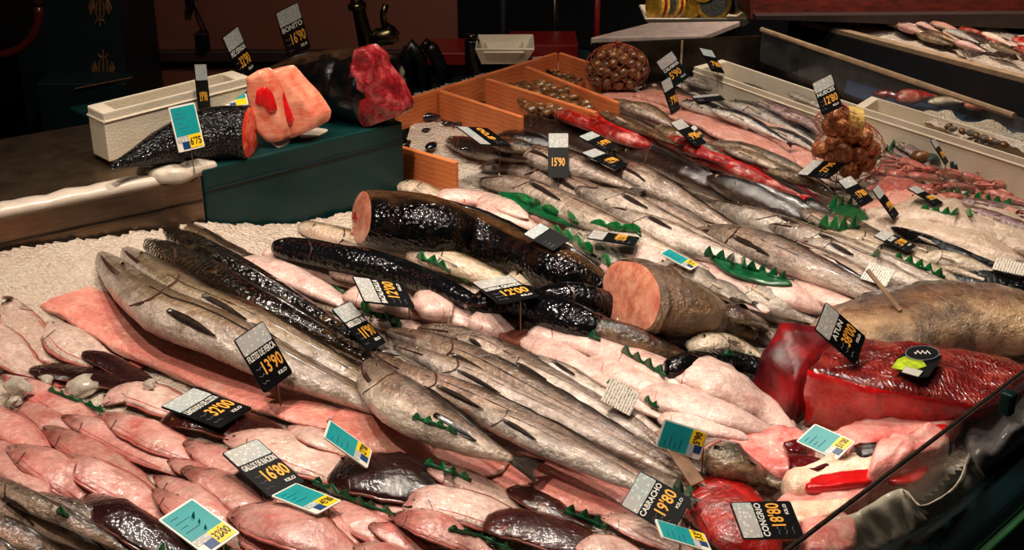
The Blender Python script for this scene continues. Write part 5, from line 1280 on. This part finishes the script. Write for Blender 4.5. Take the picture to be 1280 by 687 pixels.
# ------------------------------------------------------------------ price cards
def rodrigues(r):
    th = np.linalg.norm(r)
    if th < 1e-9: return np.eye(3)
    k = r/th; K = np.array([[0,-k[2],k[1]],[k[2],0,-k[0]],[-k[1],k[0],0]])
    return np.eye(3)+math.sin(th)*K+(1-math.cos(th))*K@K
def solve_card(c4, w, h):
    """pose of a w x h card whose corners (TL, TR, BR, BL) are seen at the pixels c4"""
    c4 = np.array(c4, float); L = np.array([[-w/2,h/2,0],[w/2,h/2,0],[w/2,-h/2,0],[-w/2,-h/2,0]])
    ctr = c4.mean(axis=0); dx = (c4[1]+c4[2]-c4[0]-c4[3])/2; dy = (c4[0]+c4[1]-c4[2]-c4[3])/2
    sz = max(np.linalg.norm(dx)/w, np.linalg.norm(dy)/h); best = None
    ex = RT*dx[0]-UPV*dx[1]; ex /= np.linalg.norm(ex)
    for phi in np.linspace(0, 2*PI, 10, endpoint=False):
        n = -FW*math.cos(.7)+(RT*math.cos(phi)+UPV*math.sin(phi))*math.sin(.7)
        x = ex-n*(ex@n); x /= np.linalg.norm(x); R0 = np.stack([x, np.cross(n, x), n], 1)
        r = np.zeros(3); p = ray(*ctr)*F/sz
        def res(r, p):
            W = (rodrigues(r)@R0@L.T).T+CAM+p
            e = (np.array([proj(q) for q in W])-c4).ravel(); nz = (rodrigues(r)@R0)[:, 2]
            return np.concatenate([e, [2.0*min(0, nz[2]-.25), .0]])
        v = np.concatenate([r, p]); lam = 1e-3
        for it in range(25):
            e0 = res(v[:3], v[3:]); J = np.zeros((10, 6))
            for k in range(6):
                dv = v.copy(); dv[k] += 1e-5; J[:, k] = (res(dv[:3], dv[3:])-e0)/1e-5
            A = J.T@J; st = np.linalg.solve(A+lam*np.diag(np.diag(A)+1e-6), -J.T@e0); v2 = v+st
            if np.sum(res(v2[:3], v2[3:])**2) < np.sum(e0**2): v = v2; lam *= .4
            else: lam *= 4
        er = np.sum(res(v[:3], v[3:])**2); R = rodrigues(v[:3])@R0
        sc = er + (30 if R[2, 2] < 0 else 0) + (1e4 if R[:, 2]@(-FW) < 0 else 0)
        if best is None or sc < best[0]: best = (sc, R, v[3:].copy())
    return best
TEXTS = {}
def text_cache(strings):
    objs = []
    for s in strings:
        cu = bpy.data.curves.new('t', 'FONT'); cu.body = s; cu.extrude = .01; cu.offset = .018; cu.resolution_u = 2
        o = bpy.data.objects.new('t', cu); col.objects.link(o); objs.append((s, o, cu))
    dg = bpy.context.evaluated_depsgraph_get()
    for s, o, cu in objs:
        me = bpy.data.meshes.new_from_object(o.evaluated_get(dg))
        v = np.array([q.co[:] for q in me.vertices]); TEXTS[s] = (v, [tuple(p.vertices) for p in me.polygons])
        bpy.data.meshes.remove(me); bpy.data.objects.remove(o); bpy.data.curves.remove(cu)
CARDS = [
 # kind, corners, name, price, where it stands (for the label), size scale
 ('b', [(292,425),(328,400.5),(366,465.6),(330.5,492)], 'FILETES DE PERCA', "13'90", 'filetes de perca'),
 ('b', [(201,509.5),(241.7,483.8),(316,510.5),(274.5,534.6)], 'LENGUADO DE COSTA', "32'00", 'lenguado de costa'),
 ('b', [(276.5,567.5),(321.5,547.5),(381,602.5),(337,621)], 'GALLOS DE RACION', "16'80", 'gallos de racion'),
 ('b', [(777,632.5),(800,587.5),(866,624),(838,668)], 'CABRACHO', "19'80", 'cabracho'),
 ('b', [(930.5,676),(910.5,626),(989,628),(1004,670)], 'CONGRIO', "18'80", 'congrio'),
 ('b', [(1018.5,412.5),(1032,377),(1082,421),(1069,456)], 'ATUN', "38'00", 'atun'),
 ('b', [(412.5,386.5),(439,376.5),(481,428),(462,439.6)], 'MERLUZA N.', "11'90", 'merluza'),
 ('b', [(455,377),(440,346),(503,353),(519,385.6)], 'BACALADILLA', "12'00", 'price 12 beside the leaf strip'),
 ('b', [(588,353),(638,344.6),(674.6,370),(626,381)], 'LUBINA GRANDE', "12'00", 'wide card lying on the black fish'),
 ('b', [(653,293),(676,279),(712,299),(692,314)], '', "", 'small silver-headed card beside the brown black fish'),
 ('b', [(733,298),(741,288),(800,297),(793,307)], '', "12'00", 'flat black card beside the white-bellied fish'),
 ('v', [(685,166),(711,166),(711,222),(685,222)], '', "15'90", 'upright black card among the upper hakes'),
 ('b', [(722.5,171),(740,164),(773,182.5),(757,189)], '', "14'90", 'upper card of two lying by the red gurnards'),
 ('b', [(727.5,191),(742,186),(787,205),(768,212)], '', "12'90", 'lower card of two lying by the red gurnards'),
 ('b', [(837.5,153),(851,149),(884,178),(869,184)], '', "9'90", 'card leaning on the red gurnards'),
 ('b', [(858,163),(868,156),(881,170),(872,178)], '', "8'90", 'small card behind the one on the red gurnards'),
 ('g', [(820,79),(840,61.5),(862,97),(842,108)], 'CALAMAR', "5'90", 'black-green card before the steel panel'),
 ('b', [(825,102),(837.5,96),(850,135),(840,144)], '', "7'90", 'narrow upright card over the pink fillets'),
 ('b', [(873,60.5),(890,62.5),(905.5,92.5),(890,88)], '', "7'80", 'upright card in the foam tray corner'),
 ('b', [(1015,104.5),(1040,92),(1053,133),(1028,145)], 'NUECES', "12'80", 'upright card over the upper bag of walnuts'),
 ('b', [(997.5,219),(1016,199),(1058,205),(1034,223)], '', "27'90", 'card lying below the walnuts'),
 ('b', [(1046.5,226),(1063,219.5),(1092,250),(1077,258)], '', "17'00", 'card on the green leaves below the walnuts'),
 ('b', [(1089.5,237.5),(1096.5,229.5),(1123.5,268),(1117,274.5)], '', "9'90", 'narrow card leaning on the pink fillets'),
 ('b', [(1092,295),(1104,287),(1146,307),(1132,316)], 'RAPE', "21'00", 'card lying on the olive fish by the white fillets'),
 ('b', [(1163,176),(1167,172),(1186,202.5),(1181,206)], '', "6'90", 'thin upright card before the ice tray'),
 ('b', [(1135,235),(1144,233),(1180,253),(1169,258)], '', "18'90", 'card among the langoustines'),
 ('b', [(343.5,17),(372,2),(388,59.5),(361,74)], 'BONITO', "16'90", 'bonito'),
 ('b', [(277,47),(297,33),(320,88),(303,104)], 'PEZ ESPADA', "32'90", 'pez espada'),
 ('v', [(241.7,78.7),(257.7,80.3),(263,140.6),(249,144)], '', "19'90", 'narrow edge-on card before the foam box'),
 ('b', [(600,181),(571,158),(608,160),(641,183)], '', "8'00", 'card lying on the crate ice'),
 ('b', [(694,116),(698,110),(735,121),(731,129)], '', "9'00", 'card over the clams in the crate'),
 ('b', [(664,72),(675,70),(706,95),(692,96)], '', "7'00", 'card in the end compartment of the crate'),
 ('b', [(862.5,121),(900,117),(905,125),(872.5,128)], '', "", 'silver card lying among the small mackerels'),
 ('t', [(403.5,546),(411.5,525),(464.7,562.5),(459,586)], '', "27'00", 'turquoise card over the glossy dark sole'),
 ('t', [(340,621),(368.5,603),(428.5,627),(395,642)], '', "45'80", 'turquoise card under the gallos de racion card'),
 ('t', [(197.5,650),(240,622.5),(300,666),(258,695)], '', "32'00", 'turquoise card at the bottom beside the plump sole'),
 ('t', [(827,672),(818,648),(880,668),(890,690)], '', "33'", 'turquoise card under the cabracho card'),
 ('t', [(995.5,552),(1018,529.5),(1070,552.5),(1045,575)], '', "51'00", 'turquoise card below the tuna slab'),
 ('t', [(819,558),(830.5,522),(885.5,541),(874,574)], '', "5'90", 'turquoise card with a wooden stake'),
 ('t', [(824,316.5),(835.5,311),(873,331),(864,338)], '', "12'", 'turquoise card among the pale pink fish'),
 ('t', [(210,134),(242.7,128),(256,182.4),(223.6,191.5)], '', "6'75", 'turquoise card before the black scaly fish'),
 ('t', [(276,112),(304.6,107),(311,130.5),(283,136)], '', "", 'turquoise card half behind the scaly fish'),
 ('p', [(750.5,499),(764,472),(800.6,490),(787,520.6)], '', '', 'printed white slip on the silver hakes'),
 ('p', [(1075.5,349),(1087,327),(1120,339),(1107,357)], '', '', 'printed white slip behind the golden-brown fish'),
 ('p', [(1240,336),(1246,322),(1286,330),(1280,345)], '', '', 'printed white slip on the upper pale fish by the glass'),
]
text_cache(sorted({c[2] for c in CARDS if c[2]} | {c[3] for c in CARDS if c[3]} | {'KILO'}))
def firsthit(x, y):
    for z in np.arange(Z0+.2, Z0-.001, -.003):
        p_ = P(x, y, z)
        if hget(p_[0], p_[1]) >= z: return p_
    return P(x, y, Z0)
HIGH = {'upright card in the foam tray corner': .085, 'thin upright card before the ice tray': .055}
SHORT = {'price 12 beside the leaf strip':'card beside the round leaves','wide card lying on the black fish':'wide card on black fish','small silver-headed card beside the brown black fish':'small silver-headed card','flat black card beside the white-bellied fish':'flat black card','upright black card among the upper hakes':'upright card among hakes','upper card of two lying by the red gurnards':'upper card of the pair','lower card of two lying by the red gurnards':'lower card of the pair','card leaning on the red gurnards':'card on the red gurnards','small card behind the one on the red gurnards':'small card beyond red gurnards','black-green card before the steel panel':'black-green card','narrow upright card over the pink fillets':'narrow upright card','upright card in the foam tray corner':'foam tray corner card','upright card over the upper bag of walnuts':'nueces card','card lying below the walnuts':'card below the walnuts','card on the green leaves below the walnuts':'card on green leaves','narrow card leaning on the pink fillets':'narrow card on pink fillets','card lying on the olive fish by the white fillets':'rape card','thin upright card before the ice tray':'thin ice tray card','card among the langoustines':'langoustine card','narrow edge-on card before the foam box':'edge-on card','card lying on the crate ice':'crate ice card','card over the clams in the crate':'crate clam card','card in the end compartment of the crate':'crate end card','silver card lying among the small mackerels':'silver mackerel card','turquoise card over the glossy dark sole':'turquoise card on dark sole','turquoise card under the gallos de racion card':'gallos turquoise card','turquoise card at the bottom beside the plump sole':'lowest turquoise card','turquoise card under the cabracho card':'cabracho turquoise card','turquoise card below the tuna slab':'tuna turquoise card','turquoise card with a wooden stake':'staked turquoise card','turquoise card among the pale pink fish':'small turquoise card','turquoise card before the black scaly fish':'large turquoise card','turquoise card half behind the scaly fish':'half-hidden turquoise card','printed white slip on the silver hakes':'printed slip on hakes','printed white slip behind the golden-brown fish':'slip beyond golden-brown fish','printed white slip on the upper pale fish by the glass':'slip on upper pale fish'}
LAND = []     # landmarks for the automatic labels: (phrase, pixel)
def cardshape(w, h, r=.005, n=4):
    pts = []
    for cx, cy, a0 in ((w/2-r, h/2-r, 0), (-w/2+r, h/2-r, 90), (-w/2+r, -h/2+r, 180), (w/2-r, -h/2+r, 270)):
        for k in range(n+1): a = math.radians(a0+90*k/n); pts.append((cx+r*math.cos(a), cy+r*math.sin(a)))
    return pts
for kind, c4, nm, price, where in CARDS:
    w, h = {'b': (.062,.098), 'g': (.062,.098), 't': (.066,.104), 'p': (.055,.062), 'v': (.047,.105)}[kind]
    raised = max(c[1] for c in c4) < 200 and max(c[0] for c in c4) < 400
    sc, R, p = solve_card(c4, w, h)
    L = np.array([[-w/2,h/2,0],[w/2,h/2,0],[w/2,-h/2,0],[-w/2,-h/2,0]])
    Wc = (R@L.T).T+p            # relative to the camera
    lo = min(range(4), key=lambda i: Wc[i, 2])
    pxl = c4[lo]
    if raised: zt_ = BT+.05
    elif nm == 'NUECES': zt_ = Z0+.215
    elif where in HIGH: zt_ = Z0+HIGH[where]
    else: zt_ = float(surf(*pxl)[2])+{'CONGRIO': .03}.get(nm, .008)
    # slide the card along the viewing rays until its lowest corner rests at that height
    s = (zt_-CAM[2])/Wc[lo, 2]
    if not raised:
        for fx in np.linspace(-.5, .5, 5):
            for fy in np.linspace(-.5, .5, 6):
                q_ = R@np.array([fx*w, fy*h, 0])+p; pq = proj(q_+CAM)
                s = min(s, (depth(firsthit(*pq))-.012)/float(q_@FW))
    if 'crate' in where or 'tray' in where and kind == 'b': pass
    p = p*s; w2, h2 = w*s, h*s
    X, Y_, N_ = R[:, 0], R[:, 1], R[:, 2]; C = CAM+p
    name = {'b': 'price_card', 'g': 'price_card', 'v': 'price_card', 't': 'price_card', 'p': 'printed_slip'}[kind]
    if kind == 'p': lb = where
    elif kind == 't': lb = (where if price == '' else where + ', yellow price corner')
    elif nm: lb = 'black price card reading ' + nm.lower() + (' ' + price if price else '') + (' in gold' if price else '')
    else: lb = where + (' with a gold price' if price else '')
    if nm in ('BACALADILLA', 'LUBINA GRANDE'): lb = where if 'card' in where else 'black card with a gold price beside the round leaves'
    r = empty(name, C, lb, 'price card' if kind != 'p' else 'printed slip')
    def plate(nm_, x0, x1, y0, y1, z0, z1, mat, par=r, rad=.0008, uv=False):
        pts = [((x0+x1)/2*w2+q[0], (y0+y1)/2*h2+q[1]) for q in cardshape((x1-x0)*w2, (y1-y0)*h2, rad)]
        n = len(pts); V = [C+X*a+Y_*b_+N_*z for z in (z0, z1) for a, b_ in pts]
        fc = [tuple(range(n))[::-1], tuple(range(n, 2*n))]+[(i, (i+1) % n, n+(i+1) % n, n+i) for i in range(n)]
        uvs = None
        if uv:
            uvs = []
            for f_ in fc:
                for i in f_: a, b_ = pts[i % n]; uvs.append((a/w2+.5, b_/h2+.5))
        return mesh(nm_, V, fc, M[mat], par, False, uvs)
    def text(nm_, s_, cx, cy, hh, maxw, mat, z=.0016, bold=1.0, shear=0):
        v, fc = TEXTS[s_]; a = v.min(axis=0); b_ = v.max(axis=0); sz = b_-a
        k = hh*h2/sz[1]; kx = min(k, maxw*w2/sz[0])
        V = [C+X*(cx*w2+(q[0]-(a[0]+b_[0])/2)*kx)+Y_*(cy*h2+(q[1]-(a[1]+b_[1])/2)*k)+N_*(z+q[2]*.02) for q in v]
        return mesh(nm_, V, fc, M[mat], r, False)
    if kind in 'bgv':
        plate('card', -.5, .5, -.5, .5, -.001, .001, 'card' if kind != 'g' else 'cardtealblk', rad=.004)
        plate('header', -.47, .47, .17, .485, .001, .0016, 'header', rad=.002)
        if nm: text('name_text', nm, 0, .09, .11, .90, 'chalk')
        if price: text('price_text', price, .13 if kind == 'b' else 0, -.15, .24 if kind != 'v' else .2, .62, 'gold')
        if price and nm: text('unit_text', 'KILO', .27, -.36, .06, .3, 'chalk')
        if kind == 'b':
            for q in range(3):
                m_ = MB(); yy = -.12-.12*q
                m_.tube([C+X*w2*(-.40+.05*k)+Y_*h2*(yy+.02*math.sin(k*2.3+q))+N_*.0015 for k in range(5)], .0005, 4); m_.build('chalk_mark', M['greychalk'], r)
    elif kind == 't':
        plate('card', -.5, .5, -.5, .5, -.001, .001, 'white', rad=.003)
        plate('turquoise_field', -.45, .45, -.17, .46, .001, .0016, 'tealcard')
        plate('yellow_field', -.03, .45, -.46, -.17, .001, .0018, 'yellow'); plate('print_field', -.45, -.03, -.30, -.17, .001, .0017, 'header'); plate('blue_field', -.30, -.03, -.46, -.30, .001, .0017, 'blue')
        if price: text('price_text', price, .21, -.315, .17, .42, 'ink', .002)
        for q in range(4):
            MB().tube([C+X*w2*(-.36+.1*k)+Y_*h2*(.34-.11*q)+N_*.0017 for k in range(3+(q*2) % 4)], .0005, 4).build('print_line', M['blue'], r)
    else:
        plate('paper', -.5, .5, -.5, .5, -.0006, .0006, 'paper', rad=.001, uv=True)
    # the pin that carries it
    pe = C-Y_*h2*.5
    if kind != 'p':
        lowz = zt_-(.035 if nm != 'NUECES' else .02) if not raised else BT
        foot = pe + np.array([0, 0, lowz-pe[2]]) if pe[2] > lowz else pe-np.array([0,0,.02])
        MB().tube([C-N_*.0025, pe-N_*.0025, foot], .0012, 6).build('pin', M['steel'], r)
    if nm or kind != 'b' or True:
        ph = {'filetes de perca':'filetes de perca card','lenguado de costa':'lenguado card','gallos de racion':'gallos de racion card','cabracho':'cabracho card','congrio':'congrio card','atun':'atun card','merluza':'merluza card','bonito':'bonito card','pez espada':'pez espada card'}.get(where, SHORT.get(where, where))
        LAND.append((ph, np.mean(np.array(c4), axis=0)))
# wooden stake beside the turquoise card, pale stake on the golden fish
for pts, lb in (([(826,536),(850,572),(872,604)], 'flat wooden stake across the turquoise card by the red scorpionfish'), ([(1084,337),(1102,362),(1126,388)], 'thin brown stake standing before the printed slip on the golden-brown fish')):
    z1 = float(surf(*pts[-1])[2]); a = P(*pts[0], z1+.05); c = P(*pts[-1], z1); wd = .012 if pts[0][0] < 900 else .005
    d = (c-a)/np.linalg.norm(c-a); sd_ = np.cross(d, [0,0,1.]); sd_ /= np.linalg.norm(sd_); m_ = MB(); m_.box((a+c)/2, d, sd_, np.cross(d, sd_), np.linalg.norm(c-a)/2, wd, .0015)
    o = bevel(m_.build('stake', M['stake']), .0008); tag(o, lb, 'stake')
o = MB().tube([surf(829,404)+np.array([0,0,-.0]), P(776,386,Z0+.13), P(779,405,Z0+.09)], .0022, 6).build('plastic_hook', M['whiteplastic'], None, True) if False else None
c = surf(774, 412); o = MB().tube([c, P(772,398,c[2]+.012), P(776,386,c[2]+.02), P(780,392,c[2]+.016), P(776,404,c[2]+.006)], .0018, 6).build('plastic_loop', M['whiteplastic'], None, True); tag(o, 'clear plastic loop stuck in the olive-backed fish', 'loop')

# ------------------------------------------------------------------ green plastic leaf strips
def garnish(path, n, hpx, lb, mat='leaf', round_=False, lean=.35):
    px = catmull(path, n*2+1); pts = [surf(x, y) for x, y in px]
    r = empty('leaf_strip', pts[n], lb, 'plastic leaves')
    V = []; Fc = []
    for i, q in enumerate(pts): V += [q+np.array([0,0,-.004]), q+np.array([.002,-.002,.005])]
    for i in range(len(pts)-1): Fc.append((2*i, 2*i+2, 2*i+3, 2*i+1))
    o = mesh('strip', V, Fc, M['leafdark'], r); mo = o.modifiers.new('s', 'SOLIDIFY'); mo.thickness = .0015
    m = MB()
    for k in range(n):
        a, b_ = pts[2*k], pts[2*k+2]; c = pts[2*k+1]; hh = hpx/F*depth(c); wv = (b_-a)*.5; L_ = np.linalg.norm(wv)
        up = np.array([-.1, lean*.3, 1.0])+.25*np.array([random.random()-.5, random.random()-.5, 0]); 
        ns = 6; v = []
        for i in range(ns+1):
            t_ = i/ns; ww = (math.sin(PI*(.18+.82*t_))**.7 if round_ else (1-t_)**.8)*1.05
            bend = np.array([UD[0], UD[1], 0])*hh*.25*t_*t_
            v += [c+up*hh*t_*.9-wv*ww+bend, c+up*hh*t_*.9+UD*.002*(1-t_)+bend, c+up*hh*t_*.9+wv*ww+bend]
        m.add(v, [(3*i+j, 3*i+j+1, 3*i+j+4, 3*i+j+3) for i in range(ns) for j in range(2)])
    o = m.build('leaves', M[mat], r, True); mo = o.modifiers.new('s', 'SOLIDIFY'); mo.thickness = .0012
garnish([(400,366),(428,376),(452,388),(478,402),(502,414)], 8, 20, 'strip of round green plastic leaves beside the merluza card', round_=True)
garnish([(520,322),(545,330),(565,342),(585,352)], 5, 13, 'short strip of green leaves along the pale fish between the black ones')
garnish([(520,352),(550,366),(580,382)], 4, 10, 'green leaf tips under the second black fish', 'leafdark')
garnish([(690,280+12),(715,305),(740,320),(762,336)], 6, 18, 'dark green leaf strip beside the largest black fish', 'leaf', True)
garnish([(735,420),(765,434),(795,450),(830,470)], 7, 16, 'dark green leaf strip below the olive-backed fish', 'leafdark')
garnish([(758,478),(768,486),(778,492)], 2, 12, 'two green leaf tips beside the printed slip')
garnish([(805,500),(815,507),(822,512)], 2, 12, 'green leaf tip among the skinned fish')
garnish([(640,250),(690,268),(740,284),(800,292)], 8, 15, 'long green plastic strip under the upper hakes', 'leaf', True)
garnish([(775,286),(790,290),(800,296)], 2, 10, 'green leaf tip at the end of the long strip')
garnish([(880,318),(925,332),(960,345),(985,352)], 8, 16, 'green leaf strip in front of the big-eyed hake', 'leafdark')
garnish([(1090,300+20),(1120,325),(1150,335),(1180,348)], 7, 14, 'green leaf strip along the yellowish pale fish')
garnish([(1010,280),(1030,284),(1050,288),(1075,284)], 5, 22, 'spread of bright green leaves beside the pale fillets', 'leaf')
garnish([(1035,262),(1055,266),(1078,262)], 4, 26, 'broad green leaves under the walnut bag', 'leaf')
garnish([(1150,262),(1180,268),(1215,270)], 5, 12, 'small green leaves before the little squid')
garnish([(1180,240),(1215,248),(1265,258)], 7, 12, 'green leaf strip lying along the langoustines')
garnish([(1080,205),(1095,200),(1120,182)], 4, 14, 'green leaf sprig behind the walnut bag')
garnish([(60,488),(85,498),(112,508),(130,516)], 6, 10, 'green leaf strip behind the pink megrims on the ice')
garnish([(225,518),(235,522)], 2, 8, 'green leaf scrap beside the maroon sole')
garnish([(515,522),(545,532),(570,542)], 4, 12, 'green leaf tips behind the middle perch fillet')
garnish([(390,602),(420,616),(450,630),(492,644)], 6, 14, 'dark green leaf strip under the glossy dark sole', 'leafdark')
garnish([(530,580),(560,590),(588,602)], 4, 14, 'green leaf strip below the middle perch fillet')
garnish([(560,662),(600,672),(640,690)], 5, 12, 'green leaf strip under the rounded cream megrim', 'leafdark')
garnish([(705,640),(735,652),(756,660)], 3, 20, 'dark green leaf beside the short perch fillet', 'leafdark')
garnish([(840,610),(856,622),(868,632)], 2, 30, 'dark green leaf behind the cabracho card', 'leafdark')
garnish([(70,640),(85,646)], 1, 16, 'single green leaf beside the plump sole'); garnish([(238,640+20),(262,678),(286,690)], 5, 34, 'serrated green leaf over the lowest turquoise card', 'leaf')
garnish([(196,692),(215,700),(235,704)], 3, 24, 'green leaves at the very bottom beside the plump sole')
garnish([(905,455-12),(925,448),(942,446)], 3, 12, 'green leaf tips behind the tuna block')

# ------------------------------------------------------------------ names for the many fish: each counted out from the thing it lies next to
LAND += [('tuna block', (975, 470)), ('huge golden-brown fish', (1180, 410)), ('brown mottled cut fish', (850, 385)), ('largest black fish', (620, 310)), ('walnut bag', (1062, 192)), ('scaly fish', (220, 180)),
         ('near corner of the ice bed', (20, 700)), ('teal box', (400, 250)), ('wooden crate', (610, 130)), ('red scorpionfish', (915, 645)), ('foam tray of ice', (1200, 200)), ('far snail bag', (771, 86)), ('marble board', (830, 45))]
FLAT = 'first second third fourth fifth sixth seventh eighth ninth tenth eleventh twelfth thirteenth fourteenth fifteenth sixteenth seventeenth eighteenth nineteenth twentieth'.split()
def short(ph):
    return ph if len(ph.split()) <= 6 else ' '.join(ph.split()[:6])
cnt = {}
far = {}
for q in REG:
    if q[3] == 'market_fish': far.setdefault(q[1], []).append(q)
for d, lst in far.items():
    for i, q in enumerate(sorted(lst, key=lambda q: q[2][0])):
        q[0]['label'] = f'{d}, ' + (f'{FLAT[i]} along from the marble board end' if len(lst) > 1 else 'the only one of its colour there'); q[0]['category'] = 'fish'; q[0]['group'] = d + ', the whole lot'
REG = [q for q in REG if q[3] != 'market_fish']
for o, d, px, nm in REG:
    k = sorted(range(len(LAND)), key=lambda i: np.hypot(*(np.asarray(LAND[i][1])-px)))[0]
    cnt.setdefault((d, k), []).append((float(np.hypot(*(np.asarray(LAND[k][1])-px))), o, nm))
CAT = {'hake':'fish','megrim':'fish','skinned_fish':'fish','sole':'fish','fillet':'fish fillet','black_fish':'fish','whiting':'fish','sea_bass':'fish','sardine':'fish','gurnard':'fish','red_gurnard':'fish','amber_fish':'fish','mullet':'fish','mackerel':'fish','squid':'squid','small_squid':'squid','langoustine':'shellfish','anchovy':'fish','market_fish':'fish','flat_wedge':'fish','mussel':'shellfish','snail':'shellfish','walnut':'nut','oyster':'shellfish','ice_lump':'ice','round_tin':'tin'}
for (d, k), lst in cnt.items():
    lst.sort(key=lambda q: q[0]); ph = short(LAND[k][0])
    for i, (_, o, nm) in enumerate(lst):
        o['category'] = CAT.get(nm, 'fish')
        if nm in ('walnut', 'snail'):
            o['label'] = d; continue
        if not o.get('group'): o['group'] = d+'s' if not d.endswith('fish') else d
        o['label'] = f'{d}, next to the {ph}' if len(lst) == 1 else f'{d}, {FLAT[min(i,19)]} out from the {ph}'

# ------------------------------------------------------------------ lamps in rows over the counter, then spots added to brighten dim areas
def spot(x, y, z, tx, ty, power, size=75, blend=.6, rad=.05, colr=(1,.875,.745)):
    ld = bpy.data.lights.new('lamp', 'SPOT'); ld.energy = power; ld.spot_size = math.radians(size); ld.spot_blend = blend; ld.shadow_soft_size = rad; ld.color = colr
    o = bpy.data.objects.new('counter_or_fill_spot', ld); o.location = (x, y, z); col.objects.link(o)
    o.rotation_euler = (Vector((tx, ty, .9))-Vector((x, y, z))).to_track_quat('-Z', 'Y').to_euler()
for i in range(5):
    c = np.array([-.55, 1.75, 0])+VD*(.55*i)
    spot(c[0], c[1], 2.75, c[0]+.12, c[1]-.12, 86 - 12*i, 80, rad=.03)
    c = c + UD*.75
    spot(c[0], c[1], 2.85, c[0]-.1, c[1]+.1, 20 - 2*i, 80, rad=.03)
spot(1.3, 4.0, 2.7, 1.8, 4.6, 170, 100)  # added spot, brightens the far stall and its red fascia
spot(-.75, 1.15, 2.6, -.45, 1.8, 62, 80, rad=.03)  # added front spot, lifts the shadow beside the big hake off the perch fillet
spot(-.5, 2.6, 2.7, -.6, 4.4, 44, 110)  # added spot, makes the brown rear wall visible
spot(-.75, 2.3, 2.5, -.5, 3.0, 20, 80)  # added spot, brightens the bonito on the raised teal box
spot(.6, 3.3, 2.8, .8, 4.9, 40, 80)  # added spot aimed past the counter to lift the dim tins
wd = bpy.data.worlds.new('World'); scene.world = wd; wd.use_nodes = True
wd.node_tree.nodes['Background'].inputs[0].default_value = (.9,.75,.6,1); wd.node_tree.nodes['Background'].inputs[1].default_value = .014

cd = bpy.data.cameras.new('Camera'); cam = bpy.data.objects.new('Camera', cd); col.objects.link(cam)
cd.sensor_width = 36; cd.lens = 36*F/1280; cd.clip_start = .05
cam.location = CAM; cam.rotation_euler = (PI/2-PT, 0, 0); scene.camera = cam
vs = scene.view_settings; scene.display_settings.display_device = 'sRGB'; vs.view_transform = 'Standard'; vs.look = 'None'; vs.gamma = 1; vs.exposure = -.16; vs.use_curve_mapping = False
scene.cycles.use_denoising = True
